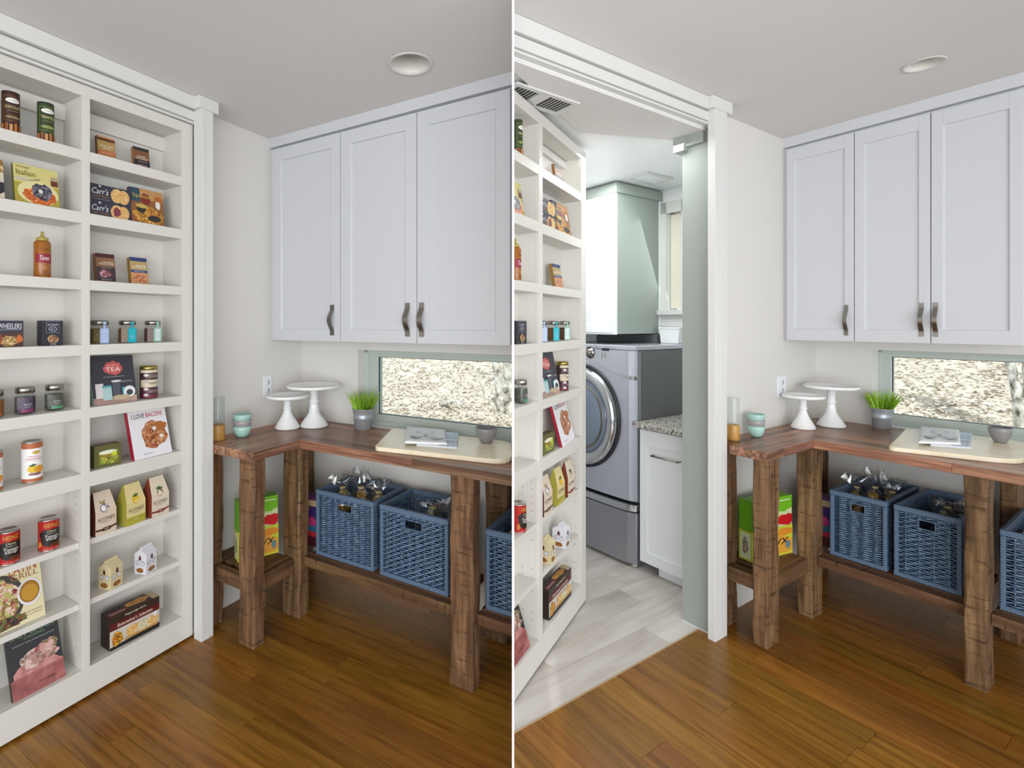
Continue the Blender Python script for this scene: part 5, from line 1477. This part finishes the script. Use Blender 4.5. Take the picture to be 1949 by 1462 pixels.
# dryer
t = rm.thing('dryer', 'graphite front loading dryer on a drawer pedestal, chrome ringed door', 'dryer', 0, 0, 0)
dx1 = -0.790 * sx; dx0 = -1.86 * sx; dyf = -0.80 * sy; dyb = (YB - 0.01) * sy
def bowed(x0, x1, y, z0, z1, bulge, n=14):
    pts = [(x0, dyb)]
    pts = [(x1, y + 0.05), (x1, dyb), (x0, dyb), (x0, y + 0.05)]
    for i in range(n + 1):
        u = i / n
        e = 1 - abs(2 * u - 1) ** 3.2
        pts.append((x0 + (x1 - x0) * u, y + 0.012 - bulge * e + (0.02 * (abs(2 * u - 1) ** 12))))
    return MB().prism(list(reversed(pts)), z0, z1)
mb = bowed(dx0, dx1, dyf + 0.035, 0.395, 1.335, 0.015)
mb.build('body', M['dryer'], t, 0.004)
MB().box(dx0 - 0.002, dyf + 0.03, 1.337, dx1 + 0.002, dyb, 1.366).build('top', M['dryer_top'], t, 0.006)
# front panel with a swept seam under the controls
w_ = dx1 - dx0
N = 40
def seam(u): return 1.165 + 0.085 * (0.5 + 0.5 * math.cos(2 * PI * (u - 0.5)))
mb = MB()
for (lo, hi, yy, mi_) in ((lambda u: seam(u) + 0.012, lambda u: 1.335, 0.0, 0), (lambda u: 0.41, lambda u: seam(u) - 0.012, 0.004, 1), (lambda u: seam(u) - 0.014, lambda u: seam(u) + 0.014, 0.016, 2)):
    q = MB()
    for i in range(N + 1):
        u = i / N
        x = dx0 + 0.006 + (w_ - 0.012) * u
        e = 1 - abs(2 * u - 1) ** 3.2
        y = dyf + 0.012 + yy - 0.016 * e + 0.03 * abs(2 * u - 1) ** 22
        q.v += [(x, y, lo(u)), (x, y, hi(u)), (x, dyf + 0.055, hi(u)), (x, dyf + 0.055, lo(u))]
    for i in range(N):
        for j in range(4):
            j2 = (j + 1) % 4
            q.face([4 * i + j, 4 * i + j2, 4 * (i + 1) + j2, 4 * (i + 1) + j], 0, False)
    q.face([0, 1, 2, 3]); q.face([4 * N + 3, 4 * N + 2, 4 * N + 1, 4 * N])
    q.build(('control_panel', 'front_panel', 'seam_band')[mi_], (M['dryer_top'], M['dryer_front'], M['chrome'])[mi_], t)
fx = lambda px: px
dcx, dcz = -1.345 * sx, 0.888
RX, RZ = 0.400 * sx, 0.326
def elring(name, prof, mat, n=64):
    mb = MB()
    for r, yy in prof:
        for i in range(n):
            a = 2 * PI * i / n
            mb.v.append((dcx + RX * r * math.cos(a), dyf + yy, dcz + RZ * r * math.sin(a)))
    for j in range(len(prof) - 1):
        for i in range(n):
            i2 = (i + 1) % n
            mb.face([j * n + i, j * n + i2, (j + 1) * n + i2, (j + 1) * n + i], 0, True)
    if prof[-1][0] < 0.05:
        mb.face([(len(prof) - 1) * n + i for i in range(n)])
    return mb.build(name, mat, t)
elring('door_gasket', [(1.05, 0.01), (1.05, -0.012), (1.0, -0.016), (0.98, -0.008)], M['black'])
elring('door_ring', [(1.0, -0.004), (0.995, -0.024), (0.96, -0.042), (0.90, -0.050), (0.82, -0.046), (0.76, -0.034), (0.73, -0.02)], M['chrome'])
elring('door_glass', [(0.735, -0.022), (0.68, -0.034), (0.5, -0.05), (0.25, -0.058), (0.02, -0.06)], M['doorglass'])
elring('inner_ring', [(0.68, -0.0355), (0.655, -0.04), (0.63, -0.042)], M['steel'])
kb = MB().lathe([(0.0, 0.034), (0.021, 0.034), (0.025, 0.028), (0.026, 0.006), (0.034, 0.004), (0.035, 0.0)], 32)
o = kb.build('knob', M['steel'], t); o.rotation_euler = (PI / 2, 0, 0); o.location = (-1.258 * sx, dyf - 0.002, 1.312); o.scale = (0.85, 1, 1)
o2 = MB().lathe([(0.0355, -0.001), (0.040, 0.001), (0.0402, 0.0035)], 32).build('knob_bezel', M['black'], t); o2.rotation_euler = (PI / 2, 0, 0); o2.location = o.location; o2.scale = (0.85, 1, 1)
MB().box(-1.125 * sx, dyf - 0.0045, 1.328, -1.045 * sx, dyf, 1.346).build('display', M['black'], t)
mb = MB()
for q in range(3):
    for r in range(2):
        mb.box((-1.13 + 0.035 * r) * sx, dyf - 0.0045, 1.282 + 0.014 * q, (-1.11 + 0.035 * r) * sx, dyf, 1.288 + 0.014 * q)
mb.build('indicator_marks', M['steel'], t)
# pedestal drawer
mb = bowed(dx0 + 0.002, dx1 - 0.002, dyf + 0.006, 0.02, 0.336, 0.014); mb.build('pedestal_drawer', M['dryer_low'], t, 0.004)
mb = bowed(dx0, dx1, dyf - 0.004, 0.346, 0.388, 0.016); mb.build('drawer_pull_band', M['chrome'], t, 0.004)
MB().box(dx0 + 0.01, dyf + 0.06, 0.336, dx1 - 0.01, dyb, 0.396).build('plinth', M['black'], t)
for xx in (dx0 + 0.05, dx1 - 0.035):
    for yy in (dyf + 0.06, dyb - 0.05):
        MB().lathe([(0.018, 0.0015), (0.02, 0.004), (0.014, 0.012), (0.012, 0.021)], 14, xx, yy).build('foot', flat('#c9c6c0', 0.5), t)
MB().box(dx0 + 0.01, (YB - 0.07) * sy, 1.366, -1.10 * sx, (YB - 0.012) * sy, 1.425).build('back_guard', flat('#6d6e72', 0.5, 0.3), t, 0.003)
t = rm.thing('storage_bin', 'plain white storage bin on the rear of the dryer top', 'bin', -1.085, -0.372, 1.3668)
MB().prism([(0.012, 0), (0.14, 0), (0.15, 0.105), (0, 0.105)], 0, 0.055, 0, 'y').build('bin', M['white'], t, 0.004)
MB().box(-0.004, -0.004, 0.100, 0.154, 0.059, 0.112).build('lid', M['white'], t, 0.003)
# base cabinet and granite top
t = rm.thing('laundry_base_cabinet', 'white base cabinet with shaker door and bar pull beside the dryer', 'cabinet', 0, 0, 0)
bx0, bx1 = -0.760 * sx, -0.135 * sx; byf = -0.775 * sy
MB().box(bx0 + 0.002, byf + 0.021, 0.09, bx1, YB * sy - 0.001, 0.873).build('carcass', M['labcab'], t)
MB().box(-0.615 * sx, -0.745 * sy, 0.0, bx1, YB * sy - 0.002, 0.0895).build('toe_kick', M['labcab'], t)
d = shaker(t, bx0, bx1 - 0.002, 0.062, 0.862, byf, 0.02, 0.045, 0.092, 0.066, M['labcab'])
MB().tube([(-0.625 * sx, byf, 0.722), (-0.625 * sx, byf - 0.028, 0.722), (-0.385 * sx, byf - 0.028, 0.722), (-0.385 * sx, byf, 0.722)], 0.0055, 10).build('bar_pull', M['steel'], d)
t = rm.thing('granite_top', 'speckled grey granite slab on the laundry base cabinet', 'worktop', 0, 0, 0)
MB().box(-0.788 * sx, -0.805 * sy, 0.874, -0.135 * sx, YB * sy - 0.002, 0.905).build('slab', M['granite'], t, 0.003)
# ceiling vent and panel light
t = rm.thing('ceiling_vent', 'white louvred vent grille in the laundry ceiling', 'vent', -0.31, -1.833, LC)
w, d = 0.2 * sx, 0.27 * sy
mb = MB().box(0, 0, -0.008, w, 0.02, 0).box(0, d - 0.02, -0.008, w, d, 0).box(0, 0.02, -0.008, 0.02, d - 0.02, 0).box(w - 0.02, 0.02, -0.008, w, d - 0.02, 0)
mb.build('frame', M['trim'], t, 0.001)
MB().box(0.02, 0.02, -0.0016, w - 0.02, d - 0.02, -0.0004).build('duct', flat('#5f5c58', 0.8), t)
for q in range(18):
    yy = 0.028 + (d - 0.056) * q / 17
    if 7 < q < 11: continue
    mb = MB().prism([(yy - 0.005, -0.007), (yy + 0.001, -0.002), (yy + 0.003, -0.003), (yy - 0.003, -0.008)], 0.02, w - 0.02, 0, 'x')
    mb.build('louvre', M['trim'], t)
MB().box(0.02, d * 0.40, -0.0075, w - 0.02, d * 0.56, -0.002).build('blank_plate', M['trim'], t)
t = rm.thing('ceiling_panel', 'square white access panel in the laundry ceiling above the wall cabinet', 'panel', -1.0, -0.70, LC + 0.012)
w, d = 0.215 * sx, 0.21 * sy
MB().box(0, 0, -0.012, w, 0.018, 0).box(0, d - 0.018, -0.012, w, d, 0).box(0, 0.018, -0.012, 0.018, d - 0.018, 0).box(w - 0.018, 0.018, -0.012, w, d - 0.018, 0).build('frame', M['trim'], t, 0.002)
MB().box(0.018, 0.018, -0.006, w - 0.018, d - 0.018, 0).build('hatch', M['white'], t)

# ------------------------------------------------------------------ hillside outside the windows
def terrain_z(r): return 0.32 + 0.215 * (r - 4.1) if r > 4.1 else 0.32
def hill(name, a0, a1, r0, r1, side):
    mb = MB()
    na, nr = 60, 70
    for j in range(nr + 1):
        r = r0 + (r1 - r0) * (j / nr) ** 1.6
        for i in range(na + 1):
            a = math.radians(a0 + (a1 - a0) * i / na)
            x, y = r * math.sin(a), r * math.cos(a)
            z = terrain_z(r) + 0.05 * math.sin(x * 2.1 + 1) * math.sin(y * 1.7) + 0.02 * math.sin(x * 7) * math.sin(y * 6.1)
            mb.v.append((x, y, z))
    for j in range(nr):
        for i in range(na):
            a = j * (na + 1) + i
            mb.face([a, a + na + 1, a + na + 2, a + 1], 0, True)
    o = mb.build(name, M['litter']); o['kind'] = 'structure'
    CLIP[o.name] = side
    rg = random.Random(21 + side)
    lm = MB()
    for q in range(16000):
        r = 4.35 + 6.0 * rg.random() ** 1.5; a = math.radians(a0 + (a1 - a0) * rg.random())
        x, y = r * math.sin(a), r * math.cos(a)
        z = terrain_z(r) + 0.05 * math.sin(x * 2.1 + 1) * math.sin(y * 1.7) + 0.02 * math.sin(x * 7) * math.sin(y * 6.1) + 0.008
        s = 0.012 + 0.024 * rg.random()
        u = Vector((rg.random() - .5, rg.random() - .5, 0.5 * (rg.random() - .5))).normalized() * s
        n = Vector((0.9 * (rg.random() - .5), 0.9 * (rg.random() - .5), 1)).normalized()
        v = n.cross(u).normalized() * s * (0.3 + 0.4 * rg.random())
        c = Vector((x, y, z + 0.02 * rg.random()))
        lm.poly([c - u, c - v * 0.8, c + u, c + v], 0)
    o = lm.build('leaf_litter', M['leaf']); tag(o, 'pale dry leaf litter on the slope outside the window, %s' % ('left half' if side < 0 else 'right half'), 'leaves', None, 'stuff')
    CLIP[o.name] = side
hill('hillside', -28, 10.6, 3.75, 14, -1)
hill('hillside', 40, 64, 4.3, 14, 1)
def tree(a_deg, r, side, k=1.0):
    t = bpy.data.objects.new('tree', None); COL.objects.link(t)
    a = math.radians(a_deg)
    z = terrain_z(r)
    t.location = (r * math.sin(a), r * math.cos(a), z)
    t.scale = (k, k, 1)
    CLIP[t.name] = side
    tag(t, 'pale twisted twin trunked tree outside the window, %s' % ('left half' if side < 0 else 'right half'), 'tree')
    rg = random.Random(9)
    px = Vector((math.cos(a), -math.sin(a), 0))
    for (dx, r0, ph) in ((-0.13, 0.055, 0.4), (0.06, 0.075, 2.0)):
        pts = []; rad = []
        for i in range(22):
            zz = -0.12 + 0.13 * i
            off = dx + 0.035 * math.sin(zz * 5.5 + ph) + (0.10 * math.exp(-zz * 3.0) if dx < 0 else 0)
            p = px * off
            pts.append((p.x, p.y, zz)); rad.append(r0 * (1 - 0.018 * i) * (1 + 0.22 * math.sin(zz * 8 + ph)) + (0.03 * math.exp(-max(zz, 0) * 8)))
        MB().tube(pts, r0, 12, 0, rad).build('trunk', M['bark'], t)
    for q in range(5):
        p0 = Vector((0, 0, 1.5 + 0.25 * q)) + px * 0.03
        d = (px * (rg.random() - .5) * 2 + Vector((0, 0, 0.9))).normalized()
        MB().tube([tuple(p0), tuple(p0 + d * 0.5), tuple(p0 + d * 1.1 + Vector((0, 0, 0.2)))], 0.03, 8, 0, [0.035, 0.024, 0.01]).build('branch', M['bark'], t)
tree(9.75, 5.3, -1)
tree(50.55, 5.6, 1, 0.62)
def log(a_deg, r, side, yaw):
    a = math.radians(a_deg)
    t = MB().tube([(-0.13, 0, 0.02), (-0.05, 0.01, 0.03), (0.05, 0.0, 0.04), (0.12, -0.01, 0.03)], 0.04, 10, 0, [0.04, 0.045, 0.042, 0.03]).build('log', M['bark'])
    t.location = (r * math.sin(a), r * math.cos(a), terrain_z(r) + 0.02); t.rotation_euler = (0, 0, yaw)
    CLIP[t.name] = side
    tag(t, 'short broken log on the slope outside the window, %s' % ('left half' if side < 0 else 'right half'), 'log')
log(3.6, 5.35, -1, 0.2)
log(46.7, 5.35, 1, -0.6)

# ------------------------------------------------------------------ end every thing cleanly at the partition
bpy.context.view_layer.update()
def root_of(o):
    while o.parent: o = o.parent
    return o
for o in list(bpy.data.objects):
    if o.type != 'MESH': continue
    rt = root_of(o)
    if rt.name not in CLIP: continue
    side = CLIP[rt.name]
    mw = o.matrix_world
    n = Vector((PN.x, PN.y, 0)) * side
    off = 0.0035
    ds = [n.dot(mw @ Vector(c)) - off for c in o.bound_box]
    if min(ds) >= 0: continue
    ds = [n.dot(mw @ v.co) - off for v in o.data.vertices]
    if not ds or min(ds) >= 0: continue
    if max(ds) <= 0.0005:
        bpy.data.objects.remove(o); continue
    if o.data.users > 1: o.data = o.data.copy()
    inv = mw.inverted()
    pco = inv @ (n * off)
    pno = (inv.to_3x3() @ n)
    pno = (mw.to_3x3().transposed() @ n).normalized()
    bm = bmesh.new(); bm.from_mesh(o.data)
    res = bmesh.ops.bisect_plane(bm, geom=bm.verts[:] + bm.edges[:] + bm.faces[:], plane_co=pco, plane_no=pno, clear_inner=True, clear_outer=False)
    ed = [e for e in res['geom_cut'] if isinstance(e, bmesh.types.BMEdge)]
    if ed and len(ed) < 400:
        try: bmesh.ops.edgenet_fill(bm, edges=ed)
        except Exception: pass
    bm.to_mesh(o.data); bm.free()
for o in list(bpy.data.objects):
    if o.type == 'EMPTY' and not o.children and o.parent is None:
        bpy.data.objects.remove(o)
